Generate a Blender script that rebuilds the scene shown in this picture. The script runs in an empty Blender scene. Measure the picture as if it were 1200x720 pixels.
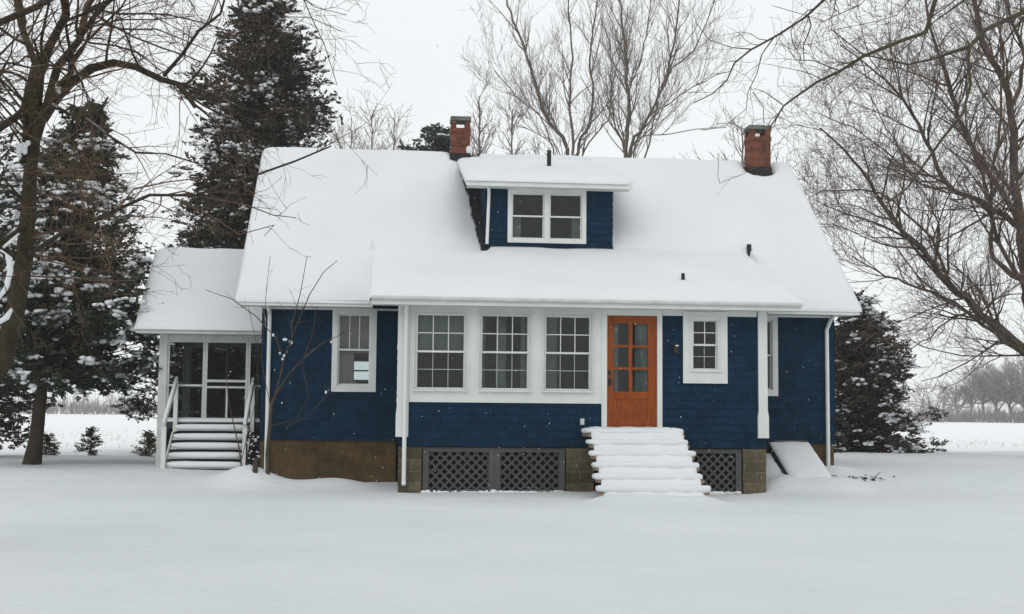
import bpy, math, random
import numpy as np
from mathutils import Vector, Matrix, noise as mnoise

rnd = random.Random(7)
R = math.radians
SC = bpy.context.scene
COL = SC.collection

# ------------------------------------------------------------------ camera model
F = 1500.0; EYE = 1.45
ROLL = R(0.5); PITCH = math.atan(123.0 / F); PSI = math.atan(0.097)
CP, SP = math.cos(PITCH), math.sin(PITCH); CR, SR = math.cos(ROLL), math.sin(ROLL)
CS, SN = math.cos(PSI), math.sin(PSI)
OX, OY = 2.147, 22.9                       # house origin (foot of the front door wall)

def W(px, py, d):
    """the world point seen at picture position px, py at a distance of d metres"""
    x = (px - 600) / F; z = -(py - 360) / F
    a = x * CR - z * SR; b = x * SR + z * CR
    y = CP - b * SP; zz = SP + b * CP
    k = d / y
    return Vector((a * k, d, zz * k + EYE))

def loc2w(X, Y): return (OX + X * CS - Y * SN, OY + X * SN + Y * CS)
def w2loc(x, y):
    dx, dy = x - OX, y - OY
    return (dx * CS + dy * SN, -dx * SN + dy * CS)

def sstep(a, b, x):
    t = min(1.0, max(0.0, (x - a) / (b - a))); return t * t * (3 - 2 * t)
def fbm(x, y, z=0.0, o=3):
    return mnoise.fractal(Vector((x, y, z)), 1.0, 2.0, o)

# ------------------------------------------------------------------ ground height
def ground_z(x, y):
    X, Y = w2loc(x, y)
    amp = 0.05 + 0.22 * sstep(-6.3, -7.2, X) + 0.30 * sstep(2.6, 3.6, X)
    amp += (0.26 - amp) * sstep(6, 14, Y)
    h = 0.03 + amp * sstep(-0.6, 2.2, Y)
    if Y < 14 and abs(X) < 20:
        h += 0.36 * math.exp(-((X + 6.72) / 0.60) ** 2 - ((Y - 0.85) / 0.50) ** 2)
        h += 0.17 * math.exp(-((X + 5.35) / 0.70) ** 2 - ((Y - 1.0) / 0.40) ** 2)
        h += 0.13 * math.exp(-(max(0.0, abs(X + 0.06) - 0.75) / 0.30) ** 2 - ((Y + 2.50) / 0.40) ** 2)
        h += 0.52 * sstep(0.1, 1.95, Y) * sstep(2.42, 2.6, X) * sstep(3.22, 3.05, X) * (1 + .25 * fbm(X * 3, Y * 3, 1, 2))
        h += 0.16 * math.exp(-(max(0.0, abs(X - 3.5) - 0.55) / 0.45) ** 2 - ((Y - 0.45) / 0.40) ** 2)
        h += 0.10 * math.exp(-((X - 4.35) / 0.35) ** 2 - ((Y - 1.7) / 0.5) ** 2)
    d = math.hypot(x, y)
    h += 0.035 * fbm(x * 0.35, y * 0.35, 3.1, 3) * sstep(300, 20, d)
    h += 0.018 * fbm(x * 1.7, y * 1.1, 9.0, 3) * sstep(70, 25, d)
    if Y > 16: h += 0.06 * sstep(16, 30, Y) * fbm(x * 0.5, y * 0.25, 5.0, 4)
    return h

# ------------------------------------------------------------------ materials
def nodes(name):
    m = bpy.data.materials.new(name); m.use_nodes = True
    nt = m.node_tree; b = nt.nodes['Principled BSDF']
    return m, nt, b
def N(nt, t, **kw):
    n = nt.nodes.new(t)
    for k, v in kw.items(): setattr(n, k, v)
    return n
def ramp(nt, fac, stops):
    r = N(nt, 'ShaderNodeValToRGB')
    el = r.color_ramp.elements
    while len(el) < len(stops): el.new(0.5)
    for e, (p, c) in zip(el, stops):
        e.position = p; e.color = (*c, 1)
    nt.links.new(fac, r.inputs[0]); return r.outputs[0]
def objco(nt):
    return N(nt, 'ShaderNodeTexCoord').outputs['Object']
def noise_n(nt, vec, scale, detail=4, rough=0.55):
    n = N(nt, 'ShaderNodeTexNoise'); n.inputs['Scale'].default_value = scale
    n.inputs['Detail'].default_value = detail; n.inputs['Roughness'].default_value = rough
    nt.links.new(vec, n.inputs['Vector']); return n.outputs['Fac']
def bump(nt, b, h, strength, dist):
    n = N(nt, 'ShaderNodeBump'); n.inputs['Strength'].default_value = strength; n.inputs['Distance'].default_value = dist
    nt.links.new(h, n.inputs['Height']); nt.links.new(n.outputs[0], b.inputs['Normal']); return n
def mat(name, c, rough=0.7, var=0.15, scale=6.0, bmp=0.0, bd=0.01, spec=0.3, bscale=None):
    m, nt, b = nodes(name)
    v = objco(nt); n = noise_n(nt, v, scale)
    lo = tuple(x * (1 - var) for x in c); hi = tuple(min(1, x * (1 + var)) for x in c)
    nt.links.new(ramp(nt, n, [(0.3, lo), (0.7, hi)]), b.inputs['Base Color'])
    b.inputs['Roughness'].default_value = rough; b.inputs['Specular IOR Level'].default_value = spec
    if bmp: bump(nt, b, noise_n(nt, v, bscale or scale * 4, 6, 0.6), bmp, bd)
    return m

def plane_co(nt):
    """wall coordinates: along the wall, up the wall"""
    s = N(nt, 'ShaderNodeSeparateXYZ'); nt.links.new(objco(nt), s.inputs[0])
    a = N(nt, 'ShaderNodeMath', operation='ADD'); nt.links.new(s.outputs[0], a.inputs[0]); nt.links.new(s.outputs[1], a.inputs[1])
    c = N(nt, 'ShaderNodeCombineXYZ'); nt.links.new(a.outputs[0], c.inputs[0]); nt.links.new(s.outputs[2], c.inputs[1])
    return c.outputs[0]
def brick_node(nt, vec, w, h, mortar, c1, c2, cm, smooth=0.1):
    t = N(nt, 'ShaderNodeTexBrick'); nt.links.new(vec, t.inputs['Vector'])
    t.inputs['Scale'].default_value = 1.0; t.inputs['Brick Width'].default_value = w; t.inputs['Row Height'].default_value = h
    t.inputs['Mortar Size'].default_value = mortar; t.inputs['Mortar Smooth'].default_value = smooth
    t.inputs['Color1'].default_value = (*c1, 1); t.inputs['Color2'].default_value = (*c2, 1); t.inputs['Mortar'].default_value = (*cm, 1)
    return t
def mixc(nt, fac, a, b, blend='MIX'):
    m = N(nt, 'ShaderNodeMix', data_type='RGBA', blend_type=blend)
    for sock, v in ((m.inputs[0], fac), (m.inputs[6], a), (m.inputs[7], b)):
        if isinstance(v, (int, float)): sock.default_value = v
        elif isinstance(v, tuple): sock.default_value = (*v, 1)
        else: nt.links.new(v, sock)
    return m.outputs[2]

def masonry(name, w, h, mortar, c1, c2, cm, stain, bd, rough=0.9, vscale=14):
    m, nt, b = nodes(name); v = plane_co(nt)
    t = brick_node(nt, v, w, h, mortar, c1, c2, cm)
    n = noise_n(nt, objco(nt), 2.2, 5, 0.6)
    c = mixc(nt, ramp(nt, n, [(0.42, (0, 0, 0)), (0.66, (0.8, 0.8, 0.8))]), t.outputs['Color'], stain)
    n2 = noise_n(nt, objco(nt), vscale, 6, 0.65)
    c = mixc(nt, 0.5, c, ramp(nt, n2, [(0.3, (0.55,) * 3), (0.75, (1.3,) * 3)]), 'MULTIPLY')
    nt.links.new(c, b.inputs['Base Color'])
    a = N(nt, 'ShaderNodeMath', operation='MULTIPLY_ADD'); nt.links.new(t.outputs['Fac'], a.inputs[0])
    a.inputs[1].default_value = -0.6; nt.links.new(n2, a.inputs[2])
    bump(nt, b, a.outputs[0], 0.9, bd)
    b.inputs['Roughness'].default_value = rough; b.inputs['Specular IOR Level'].default_value = 0.2
    return m

def snow_mat(name, c, bscale, bd, var=0.03):
    m, nt, b = nodes(name); v = objco(nt)
    n = noise_n(nt, v, 0.7, 4)
    nt.links.new(ramp(nt, n, [(0.3, tuple(x * (1 - var) for x in c)), (0.7, tuple(min(.95, x * (1 + var)) for x in c))]), b.inputs['Base Color'])
    b.inputs['Roughness'].default_value = 0.75; b.inputs['Specular IOR Level'].default_value = 0.15
    bump(nt, b, noise_n(nt, v, bscale, 7, 0.62), 0.5, bd)
    return m

def siding_mat(name, c):
    m, nt, b = nodes(name); v = plane_co(nt)
    t = brick_node(nt, v, 0.17, 0.14, 0.003, tuple(x * 0.78 for x in c), tuple(x * 1.25 for x in c), tuple(x * 0.35 for x in c), 0.0)
    t.squash_frequency = 2; t.squash = 0.8; t.offset = 0.37
    n = noise_n(nt, objco(nt), 1.3, 5)
    n2 = noise_n(nt, objco(nt), 30, 5)
    c1 = mixc(nt, 0.7, t.outputs['Color'], ramp(nt, n, [(0.25, (0.7,) * 3), (0.75, (1.3, 1.27, 1.2))]), 'MULTIPLY')
    c1 = mixc(nt, 0.6, c1, ramp(nt, n2, [(0.3, (0.65,) * 3), (0.7, (1.3,) * 3)]), 'MULTIPLY')
    nt.links.new(c1, b.inputs['Base Color']); b.inputs['Roughness'].default_value = 0.62
    b.inputs['Specular IOR Level'].default_value = 0.10
    a = N(nt, 'ShaderNodeMath', operation='MULTIPLY_ADD'); nt.links.new(t.outputs['Fac'], a.inputs[0]); a.inputs[1].default_value = -1.0
    nt.links.new(n2, a.inputs[2]); bump(nt, b, a.outputs[0], 0.5, 0.004)
    return m

def bark_mat(name, c, snow=0.0, var=0.35, edge=0.55):
    m, nt, b = nodes(name); v = objco(nt)
    n = noise_n(nt, v, 9, 6, 0.7)
    col = ramp(nt, n, [(0.3, tuple(x * (1 - var) for x in c)), (0.7, tuple(x * (1 + var) for x in c))])
    if snow:                                                       # snow lying along the upper side of the wood
        g = N(nt, 'ShaderNodeNewGeometry'); s = N(nt, 'ShaderNodeSeparateXYZ'); nt.links.new(g.outputs['True Normal'], s.inputs[0])
        r1 = ramp(nt, s.outputs[2], [(edge, (0, 0, 0)), (min(1, edge + 0.25), (1, 1, 1))])
        n3 = noise_n(nt, v, 1.6, 3)
        r2 = ramp(nt, n3, [(0.62 - 0.2 * snow, (0, 0, 0)), (0.68 - 0.2 * snow, (1, 1, 1))])
        f = N(nt, 'ShaderNodeMath', operation='MULTIPLY'); nt.links.new(r1, f.inputs[0]); nt.links.new(r2, f.inputs[1])
        col = mixc(nt, f.outputs[0], col, (0.78, 0.8, 0.82))
    nt.links.new(col, b.inputs['Base Color']); b.inputs['Roughness'].default_value = 0.9; b.inputs['Specular IOR Level'].default_value = 0.15
    bump(nt, b, noise_n(nt, v, 26, 6, 0.7), 0.8, 0.02)
    return m

def leaf_mat(name, stops):
    m, nt, b = nodes(name)
    g = N(nt, 'ShaderNodeNewGeometry')
    n = noise_n(nt, objco(nt), 0.9, 3)
    a = N(nt, 'ShaderNodeMath', operation='MULTIPLY_ADD'); nt.links.new(g.outputs['Random Per Island'], a.inputs[0]); a.inputs[1].default_value = 0.55
    s = N(nt, 'ShaderNodeMath', operation='MULTIPLY_ADD'); nt.links.new(n, s.inputs[0]); s.inputs[1].default_value = 0.9; s.inputs[2].default_value = -0.22
    nt.links.new(s.outputs[0], a.inputs[2])
    nt.links.new(ramp(nt, a.outputs[0], stops), b.inputs['Base Color'])
    b.inputs['Roughness'].default_value = 0.7; b.inputs['Specular IOR Level'].default_value = 0.25
    return m

def glass_mat(name, tint, refl=1.0):
    m = bpy.data.materials.new(name); m.use_nodes = True; nt = m.node_tree; nt.nodes.clear()
    o = N(nt, 'ShaderNodeOutputMaterial'); mx = N(nt, 'ShaderNodeMixShader'); tr = N(nt, 'ShaderNodeBsdfTransparent'); gl = N(nt, 'ShaderNodeBsdfGlossy')
    fr = N(nt, 'ShaderNodeFresnel'); fr.inputs[0].default_value = 1.52
    ml = N(nt, 'ShaderNodeMath', operation='MULTIPLY'); ml.inputs[1].default_value = refl; ml.use_clamp = True
    nt.links.new(fr.outputs[0], ml.inputs[0]); nt.links.new(ml.outputs[0], mx.inputs[0])
    tr.inputs[0].default_value = (*tint, 1); gl.inputs['Roughness'].default_value = 0.03
    bp = N(nt, 'ShaderNodeBump'); bp.inputs['Strength'].default_value = 0.12; bp.inputs['Distance'].default_value = 0.01
    nt.links.new(noise_n(nt, objco(nt), 3.0, 2), bp.inputs['Height']); nt.links.new(bp.outputs[0], gl.inputs['Normal'])
    nt.links.new(tr.outputs[0], mx.inputs[1]); nt.links.new(gl.outputs[0], mx.inputs[2]); nt.links.new(mx.outputs[0], o.inputs[0])
    return m
def screen_mat(name, c, fac):
    m = bpy.data.materials.new(name); m.use_nodes = True; nt = m.node_tree; nt.nodes.clear()
    o = N(nt, 'ShaderNodeOutputMaterial'); mx = N(nt, 'ShaderNodeMixShader'); tr = N(nt, 'ShaderNodeBsdfTransparent'); d = N(nt, 'ShaderNodeBsdfDiffuse')
    d.inputs[0].default_value = (*c, 1); mx.inputs[0].default_value = fac
    nt.links.new(tr.outputs[0], mx.inputs[1]); nt.links.new(d.outputs[0], mx.inputs[2]); nt.links.new(mx.outputs[0], o.inputs[0])
    return m

def wood_mat(name, c, axis_scale=(18, 18, 1.2)):
    m, nt, b = nodes(name)
    mp = N(nt, 'ShaderNodeMapping'); mp.inputs['Scale'].default_value = axis_scale; nt.links.new(objco(nt), mp.inputs[0])
    n = noise_n(nt, mp.outputs[0], 2.5, 6, 0.65)
    nt.links.new(ramp(nt, n, [(0.25, tuple(x * 0.42 for x in c)), (0.5, c), (0.78, tuple(min(1, x * 1.55) for x in c))]), b.inputs['Base Color'])
    b.inputs['Roughness'].default_value = 0.55; b.inputs['Specular IOR Level'].default_value = 0.15
    return m

M = dict(
    siding=siding_mat('blue_shingle_siding', (0.0011, 0.0205, 0.048)),
    trim=mat('white_paint', (0.64, 0.66, 0.64), 0.5, 0.06, 3.0, 0.15, 0.004),
    trimd=mat('weathered_white_paint', (0.52, 0.54, 0.52), 0.6, 0.12, 4.0, 0.2, 0.004),
    grille=mat('grey_white_grille', (0.40, 0.42, 0.43), 0.5, 0.05),
    snow=snow_mat('roof_snow', (0.685, 0.708, 0.728), 7.0, 0.02),
    snowb=snow_mat('clinging_snow', (0.76, 0.78, 0.80), 16.0, 0.02),
    block=masonry('rock_face_block', 0.46, 0.20, 0.008, (0.155, 0.126, 0.080), (0.085, 0.068, 0.042), (0.22, 0.195, 0.14), (0.06, 0.048, 0.028), 0.05, vscale=12),
    blockd=masonry('stained_block', 0.46, 0.20, 0.005, (0.125, 0.082, 0.036), (0.085, 0.056, 0.026), (0.15, 0.11, 0.06), (0.055, 0.034, 0.017), 0.035, vscale=11),
    brick=masonry('red_brick', 0.21, 0.075, 0.010, (0.29, 0.088, 0.042), (0.14, 0.040, 0.024), (0.13, 0.085, 0.065), (0.085, 0.033, 0.024), 0.012),
    cap=mat('mossy_concrete', (0.12, 0.14, 0.12), 0.9, 0.4, 8, 0.5, 0.02),
    tar=mat('black_flashing', (0.018, 0.018, 0.02), 0.7, 0.3, 9, 0.4, 0.01),
    shingle=masonry('dark_roof_shingle', 0.3, 0.13, 0.004, (0.03, 0.03, 0.034), (0.045, 0.043, 0.045), (0.01, 0.01, 0.01), (0.025, 0.025, 0.03), 0.01),
    lattice=mat('grey_lattice_paint', (0.078, 0.078, 0.078), 0.8, 0.15, 8, 0.2, 0.004),
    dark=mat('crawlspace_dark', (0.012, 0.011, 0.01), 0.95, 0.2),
    door=wood_mat('varnished_fir_door', (0.24, 0.056, 0.009)),
    black=mat('black_iron', (0.012, 0.012, 0.012), 0.4, 0.2, 20),
    metal=mat('white_gutter_metal', (0.68, 0.70, 0.69), 0.4, 0.05, 3),
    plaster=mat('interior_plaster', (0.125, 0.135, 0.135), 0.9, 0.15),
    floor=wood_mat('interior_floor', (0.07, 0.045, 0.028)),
    curtain=mat('grey_green_curtain', (0.21, 0.245, 0.24), 0.9, 0.15, 5),
    blind=mat('taupe_blind', (0.36, 0.33, 0.29), 0.9, 0.08, 5),
    glass=glass_mat('window_glass', (0.74, 0.80, 0.80), 1.0),
    screen=screen_mat('insect_screen', (0.016, 0.017, 0.02), 0.5),
    tread=wood_mat('weathered_step_wood', (0.30, 0.215, 0.13), (1.5, 14, 14)),
    deckd=mat('dark_painted_deck', (0.035, 0.045, 0.06), 0.7, 0.2),
    bark=bark_mat('dark_bark', (0.046, 0.036, 0.024), 0.25, .5),
    barkr=bark_mat('grey_brown_bark', (0.078, 0.056, 0.040), 0.55, edge=0.45),
    barkg=bark_mat('olive_bark', (0.088, 0.074, 0.052), 0.0),
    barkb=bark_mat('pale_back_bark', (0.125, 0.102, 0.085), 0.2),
    barkc=bark_mat('cedar_bark', (0.06, 0.042, 0.03), 0.15),
    cedar=leaf_mat('cedar_foliage', [(0.1, (0.012, 0.020, 0.013)), (0.45, (0.028, 0.042, 0.024)), (0.7, (0.055, 0.058, 0.034)), (0.95, (0.10, 0.076, 0.05))]),
    cedarb=leaf_mat('bronzed_cedar_foliage', [(0.1, (0.016, 0.018, 0.013)), (0.45, (0.038, 0.038, 0.024)), (0.7, (0.072, 0.054, 0.038)), (0.95, (0.12, 0.080, 0.058))]),
    grassy=mat('dry_stalks', (0.22, 0.15, 0.07), 0.9, 0.3),
    yellow=leaf_mat('yellow_needles', [(0.1, (0.03, 0.04, 0.018)), (0.5, (0.10, 0.085, 0.03)), (0.9, (0.24, 0.17, 0.04))]),
)

# ------------------------------------------------------------------ mesh helpers
def tag(o, label=None, cat=None, group=None, kind=None):
    if label: o['label'] = label
    if cat: o['category'] = cat
    if group: o['group'] = group
    if kind: o['kind'] = kind
    return o
def empty(name, label, cat, loc=(0, 0, 0), rz=0.0, group=None):
    o = bpy.data.objects.new(name, None); COL.objects.link(o); o.location = loc; o.rotation_euler = (0, 0, rz)
    return tag(o, label, cat, group)
def link(name, me, m, parent=None):
    o = bpy.data.objects.new(name, me); COL.objects.link(o)
    if m is not None: me.materials.append(m)
    if parent is not None: o.parent = parent
    return o

class MB:
    def __init__(s): s.v = []; s.f = []
    def box(s, x0, x1, y0, y1, z0, z1):
        i = len(s.v)
        s.v += [(x0, y0, z0), (x1, y0, z0), (x1, y1, z0), (x0, y1, z0), (x0, y0, z1), (x1, y0, z1), (x1, y1, z1), (x0, y1, z1)]
        s.f += [(i, i + 3, i + 2, i + 1), (i + 4, i + 5, i + 6, i + 7), (i, i + 1, i + 5, i + 4), (i + 1, i + 2, i + 6, i + 5), (i + 2, i + 3, i + 7, i + 6), (i + 3, i, i + 4, i + 7)]
        return s
    def quad(s, a, b, c, d):
        i = len(s.v); s.v += [tuple(a), tuple(b), tuple(c), tuple(d)]; s.f.append((i, i + 1, i + 2, i + 3)); return s
    def prism(s, poly, axis, a0, a1):
        """poly: 2-D outline extruded along an axis (0: x with (y,z) outline, 1: y with (x,z), 2: z with (x,y))"""
        i = len(s.v); n = len(poly)
        def P(p, a): return {0: (a, p[0], p[1]), 1: (p[0], a, p[1]), 2: (p[0], p[1], a)}[axis]
        s.v += [P(p, a0) for p in poly] + [P(p, a1) for p in poly]
        s.f += [tuple(range(i, i + n)), tuple(range(i + 2 * n - 1, i + n - 1, -1))]
        s.f += [(i + k, i + (k + 1) % n, i + n + (k + 1) % n, i + n + k) for k in range(n)]
        return s
    def bar(s, p, q, w, t, up=(0, 1, 0)):
        p, q = Vector(p), Vector(q); d = (q - p).normalized(); u = Vector(up); a = d.cross(u)
        if a.length < 1e-4: a = d.cross(Vector((1, 0, 0)))
        a = a.normalized() * w / 2; b = d.cross(a).normalized() * t / 2; i = len(s.v)
        for c in (p, q): s.v += [tuple(c - a - b), tuple(c + a - b), tuple(c + a + b), tuple(c - a + b)]
        s.f += [(i, i + 1, i + 2, i + 3), (i + 7, i + 6, i + 5, i + 4)] + [(i + k, i + (k + 1) % 4, i + 4 + (k + 1) % 4, i + 4 + k) for k in range(4)]
        return s
    def tube(s, pts, r, n=8, sx=1.0):
        i0 = len(s.v); pts = [Vector(p) for p in pts]; m = len(pts)
        rr = r if isinstance(r, (list, tuple)) else [r] * m
        for k, p in enumerate(pts):
            d = (pts[min(k + 1, m - 1)] - pts[max(k - 1, 0)]).normalized()
            ref = Vector((1, 0, 0)) if abs(d.x) < 0.9 else Vector((0, 1, 0))
            a = d.cross(ref).normalized(); b = d.cross(a)
            for j in range(n):
                t = 2 * math.pi * j / n
                s.v.append(tuple(p + a * math.cos(t) * rr[k] + b * math.sin(t) * rr[k] * sx))
        for k in range(m - 1):
            for j in range(n):
                s.f.append((i0 + k * n + j, i0 + k * n + (j + 1) % n, i0 + (k + 1) * n + (j + 1) % n, i0 + (k + 1) * n + j))
        s.f.append(tuple(range(i0 + n - 1, i0 - 1, -1))); s.f.append(tuple(range(i0 + (m - 1) * n, i0 + m * n)))
        return s
    def lump(s, c, a, e=0.45, nu=20, nv=9, jit=0.0, seed=0.0):
        """rounded pillow of snow"""
        i0 = len(s.v); pw = lambda t, e: math.copysign(abs(t) ** e, t)
        for j in range(nv + 1):
            ph = -math.pi / 2 + math.pi * j / nv
            for i in range(nu):
                th = 2 * math.pi * i / nu
                x = pw(math.cos(ph), e) * pw(math.cos(th), e); y = pw(math.cos(ph), e) * pw(math.sin(th), e); z = pw(math.sin(ph), e)
                p = Vector((c[0] + a[0] * x, c[1] + a[1] * y, c[2] + a[2] * z))
                if jit:
                    k = mnoise.fractal(p * 3.0 + Vector((seed, 0, 0)), 1, 2, 3) * jit
                    p += Vector((x, y, z)) * k
                s.v.append(tuple(p))
        for j in range(nv):
            for i in range(nu):
                s.f.append((i0 + j * nu + i, i0 + j * nu + (i + 1) % nu, i0 + (j + 1) * nu + (i + 1) % nu, i0 + (j + 1) * nu + i))
        return s
    def build(s, name, m, parent=None, smooth=False):
        me = bpy.data.meshes.new(name); me.from_pydata(s.v, [], s.f); me.update()
        if smooth: me.polygons.foreach_set('use_smooth', [True] * len(me.polygons))
        return link(name, me, m, parent)

def each(name, m, parent, boxes, smooth=False):
    for bx in boxes: MB().box(*bx).build(name, m, parent, smooth)

def np_mesh(name, verts, quads, smooth=False):
    me = bpy.data.meshes.new(name)
    verts = np.asarray(verts, np.float32); quads = np.asarray(quads, np.int32); k = quads.shape[1]
    me.vertices.add(len(verts)); me.vertices.foreach_set('co', verts.ravel())
    me.loops.add(quads.size); me.loops.foreach_set('vertex_index', quads.ravel())
    me.polygons.add(len(quads)); me.polygons.foreach_set('loop_start', np.arange(0, quads.size, k, dtype=np.int32))
    if smooth: me.polygons.foreach_set('use_smooth', np.ones(len(quads), bool))
    me.update(calc_edges=True); return me

# ------------------------------------------------------------------ world, sun, camera
SUN_EL = 42.0; SUN_PHI = -14.0
w = bpy.data.worlds.new('World'); SC.world = w; w.use_nodes = True; nt = w.node_tree; bg = nt.nodes['Background']
sky = N(nt, 'ShaderNodeTexSky'); sky.sky_type = 'NISHITA'; sky.sun_disc = False
sky.sun_elevation = R(SUN_EL); sky.sun_rotation = R(180 - SUN_PHI); sky.dust_density = 4.0
clouds = noise_n(nt, N(nt, 'ShaderNodeTexCoord').outputs['Generated'], 1.6, 4, 0.5)
deck = ramp(nt, clouds, [(0.3, (9.1, 9.4, 9.45)), (0.7, (9.6, 9.85, 9.85))])
nt.links.new(mixc(nt, 0.9, sky.outputs[0], deck), bg.inputs[0]); bg.inputs[1].default_value = 0.1
ld = bpy.data.lights.new('sun', 'SUN'); ld.energy = 0.5; ld.angle = R(40); ld.color = (1.0, 0.985, 0.96)
so = bpy.data.objects.new('sun', ld); COL.objects.link(so); so.rotation_euler = (R(90 - SUN_EL), 0, R(SUN_PHI)); so.location = (0, 0, 30)
cd = bpy.data.cameras.new('camera'); cam = bpy.data.objects.new('camera', cd); COL.objects.link(cam); SC.camera = cam
cd.sensor_fit = 'HORIZONTAL'; cd.sensor_width = 36; cd.lens = 36 * F / 1200; cd.clip_end = 6000; cd.clip_start = 0.05
cam.matrix_world = Matrix.Translation((0, 0, EYE)) @ Matrix.Rotation(R(90) + PITCH, 4, 'X') @ Matrix.Rotation(ROLL, 4, 'Z')
vs = SC.view_settings; vs.view_transform = 'Standard'; vs.look = 'None'; vs.exposure = 0.06; vs.gamma = 1.0
SC.cycles.use_denoising = True; SC.cycles.max_bounces = 8; SC.cycles.diffuse_bounces = 3; SC.cycles.transparent_max_bounces = 12
SC.cycles.volume_bounces = 1

# ------------------------------------------------------------------ ground
def axis(segs):
    out = []
    for a, b, st in segs:
        n = max(1, int(round((b - a) / st))); out += [a + (b - a) * i / n for i in range(n)]
    return out + [segs[-1][1]]
def ground():
    xs = axis([(-2500, -600, 200), (-600, -120, 40), (-120, -30, 4), (-30, -13, .7), (-13, 13, .14), (13, 30, .7), (30, 120, 4), (120, 600, 40), (600, 2500, 200)])
    ys = axis([(-60, -5, 6), (-5, 6, 1), (6, 17, .25), (17, 30, .13), (30, 46, .5), (46, 100, 2.0), (100, 300, 10), (300, 800, 60), (800, 3000, 250)])
    v = [(x, y, ground_z(x, y)) for y in ys for x in xs]
    nx = len(xs); i = np.arange(len(ys) - 1)[:, None] * nx + np.arange(nx - 1)[None, :]
    q = np.stack([i, i + 1, i + nx + 1, i + nx], -1).reshape(-1, 4)
    m, nt, b = nodes('lawn_and_field_snow'); vv = objco(nt)
    s = N(nt, 'ShaderNodeSeparateXYZ'); nt.links.new(vv, s.inputs[0])
    # lawn edge: a line from (-20, 27) to (20, 44); beyond it the field snow is paler, with duller flecks
    e = N(nt, 'ShaderNodeMath', operation='MULTIPLY_ADD'); nt.links.new(s.outputs[0], e.inputs[0]); e.inputs[1].default_value = -0.42; nt.links.new(s.outputs[1], e.inputs[2])
    f = N(nt, 'ShaderNodeMapRange'); f.inputs[1].default_value = 35.6; f.inputs[2].default_value = 36.6; nt.links.new(e.outputs[0], f.inputs[0])
    n = noise_n(nt, vv, 0.35, 5); n2 = noise_n(nt, vv, 5.0, 5)
    lawn = ramp(nt, n, [(0.3, (0.62, 0.655, 0.672)), (0.7, (0.675, 0.705, 0.72))])
    field = mixc(nt, ramp(nt, n2, [(0.62, (0, 0, 0)), (0.78, (0.35,) * 3)]), (0.86, 0.87, 0.88), (0.45, 0.42, 0.37))
    nt.links.new(mixc(nt, f.outputs[0], lawn, field), b.inputs['Base Color'])
    b.inputs['Roughness'].default_value = 0.8; b.inputs['Specular IOR Level'].default_value = 0.12
    mp = N(nt, 'ShaderNodeMapping'); mp.inputs['Scale'].default_value = (1.0, 2.2, 1.0); mp.inputs['Rotation'].default_value = (0, 0, .3); nt.links.new(vv, mp.inputs[0])
    bump(nt, b, noise_n(nt, mp.outputs[0], 1.9, 9, 0.66), 0.75, 0.06)
    o = link('snow_ground', np_mesh('snow_ground', v, q, True), m); tag(o, kind='structure')
ground()

# ================================================================== THE HOUSE
house = empty('house', 'dark blue shingled cottage with white trim, snowy roof, dormer and wooden door', 'house', (OX, OY, 0), PSI)
MS = 0.842                                             # pitch of the main roof
def main_deck(Y): return 3.50 + MS * (Y - 1.55) if Y <= 5.85 else 3.50 + MS * (10.15 - Y)
def porch_deck(Y): return 3.42 + 0.3636 * (Y + 0.40)
def dorm_deck(Y): return 6.04 + 0.31 * (Y - 2.5)
RX0, RX1 = -7.15, 4.81; PX0, PX1 = -4.64, 2.97

def siding(name, a0, a1, z0, ztop, place, openings=(), parent=house, m=None):
    """courses of shingle between a0..a1; ztop may be a function of a; place(a, z, out) -> point"""
    b = MB(); H = 0.14
    zt = ztop if callable(ztop) else (lambda a: ztop)
    zmax = max(zt(a0), zt(a1), zt((a0 + a1) / 2)); zs = {z0, zmax}
    k = math.ceil(z0 / H)
    while k * H < zmax: zs.add(round(k * H, 5)); k += 1
    for o in openings: zs |= {o[2], o[3]}
    zs = sorted(z for z in zs if z0 <= z <= zmax)
    def off(z, lower): f = (z / H) % 1.0; f = 0.0 if (f > 0.9999 and lower) else (1.0 if (f < 1e-4 and not lower) else f); return 0.004 + 0.008 * (1 - f)
    for z, z2 in zip(zs, zs[1:]):
        if z2 - z < 1e-4: continue
        cuts = {a0, a1}
        zm = (z + z2) / 2
        for o in openings:
            if o[2] < zm < o[3]: cuts |= {o[0], o[1]}
        cuts = sorted(c for c in cuts if a0 <= c <= a1)
        for c, c2 in zip(cuts, cuts[1:]):
            am = (c + c2) / 2
            if any(o[0] < am < o[1] and o[2] < zm < o[3] for o in openings): continue
            aa = c
            while aa < c2 - 1e-5:
                ab = min(c2, aa + rnd.uniform(0.10, 0.24))
                if c2 - ab < 0.05: ab = c2
                j = rnd.uniform(-0.002, 0.003)
                ta, tb = min(z2, zt(aa)), min(z2, zt(ab))
                if max(ta, tb) > z:
                    ta, tb = max(ta, z), max(tb, z)
                    o0, o1 = off(z, True) + j, off(z2, False) + j
                    b.quad(place(aa, z, o0), place(ab, z, o0), place(ab, tb, o1), place(aa, ta, o1))
                    b.quad(place(aa, z, 0), place(ab, z, 0), place(ab, z, o0), place(aa, z, o0))
                aa = ab
    return b.build(name, m or M['siding'], parent)

# openings as (x0, x1, z0, z1) clear of the frames
PW = [(-3.85, -2.98, 1.84, 3.17), (-2.71, -1.85, 1.84, 3.17), (-1.57, -0.74, 1.84, 3.17)]
SW = (1.10, 1.57, 2.23, 3.14)
DO = (-0.45, 0.46, 1.17, 3.19)
ML = (-5.30, -4.66, 1.92, 3.30); MR = (2.56, 3.20, 1.92, 3.30)
DW = [(-1.91, -1.235, 4.925, 5.865), (-1.145, -0.465, 4.925, 5.865)]

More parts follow.
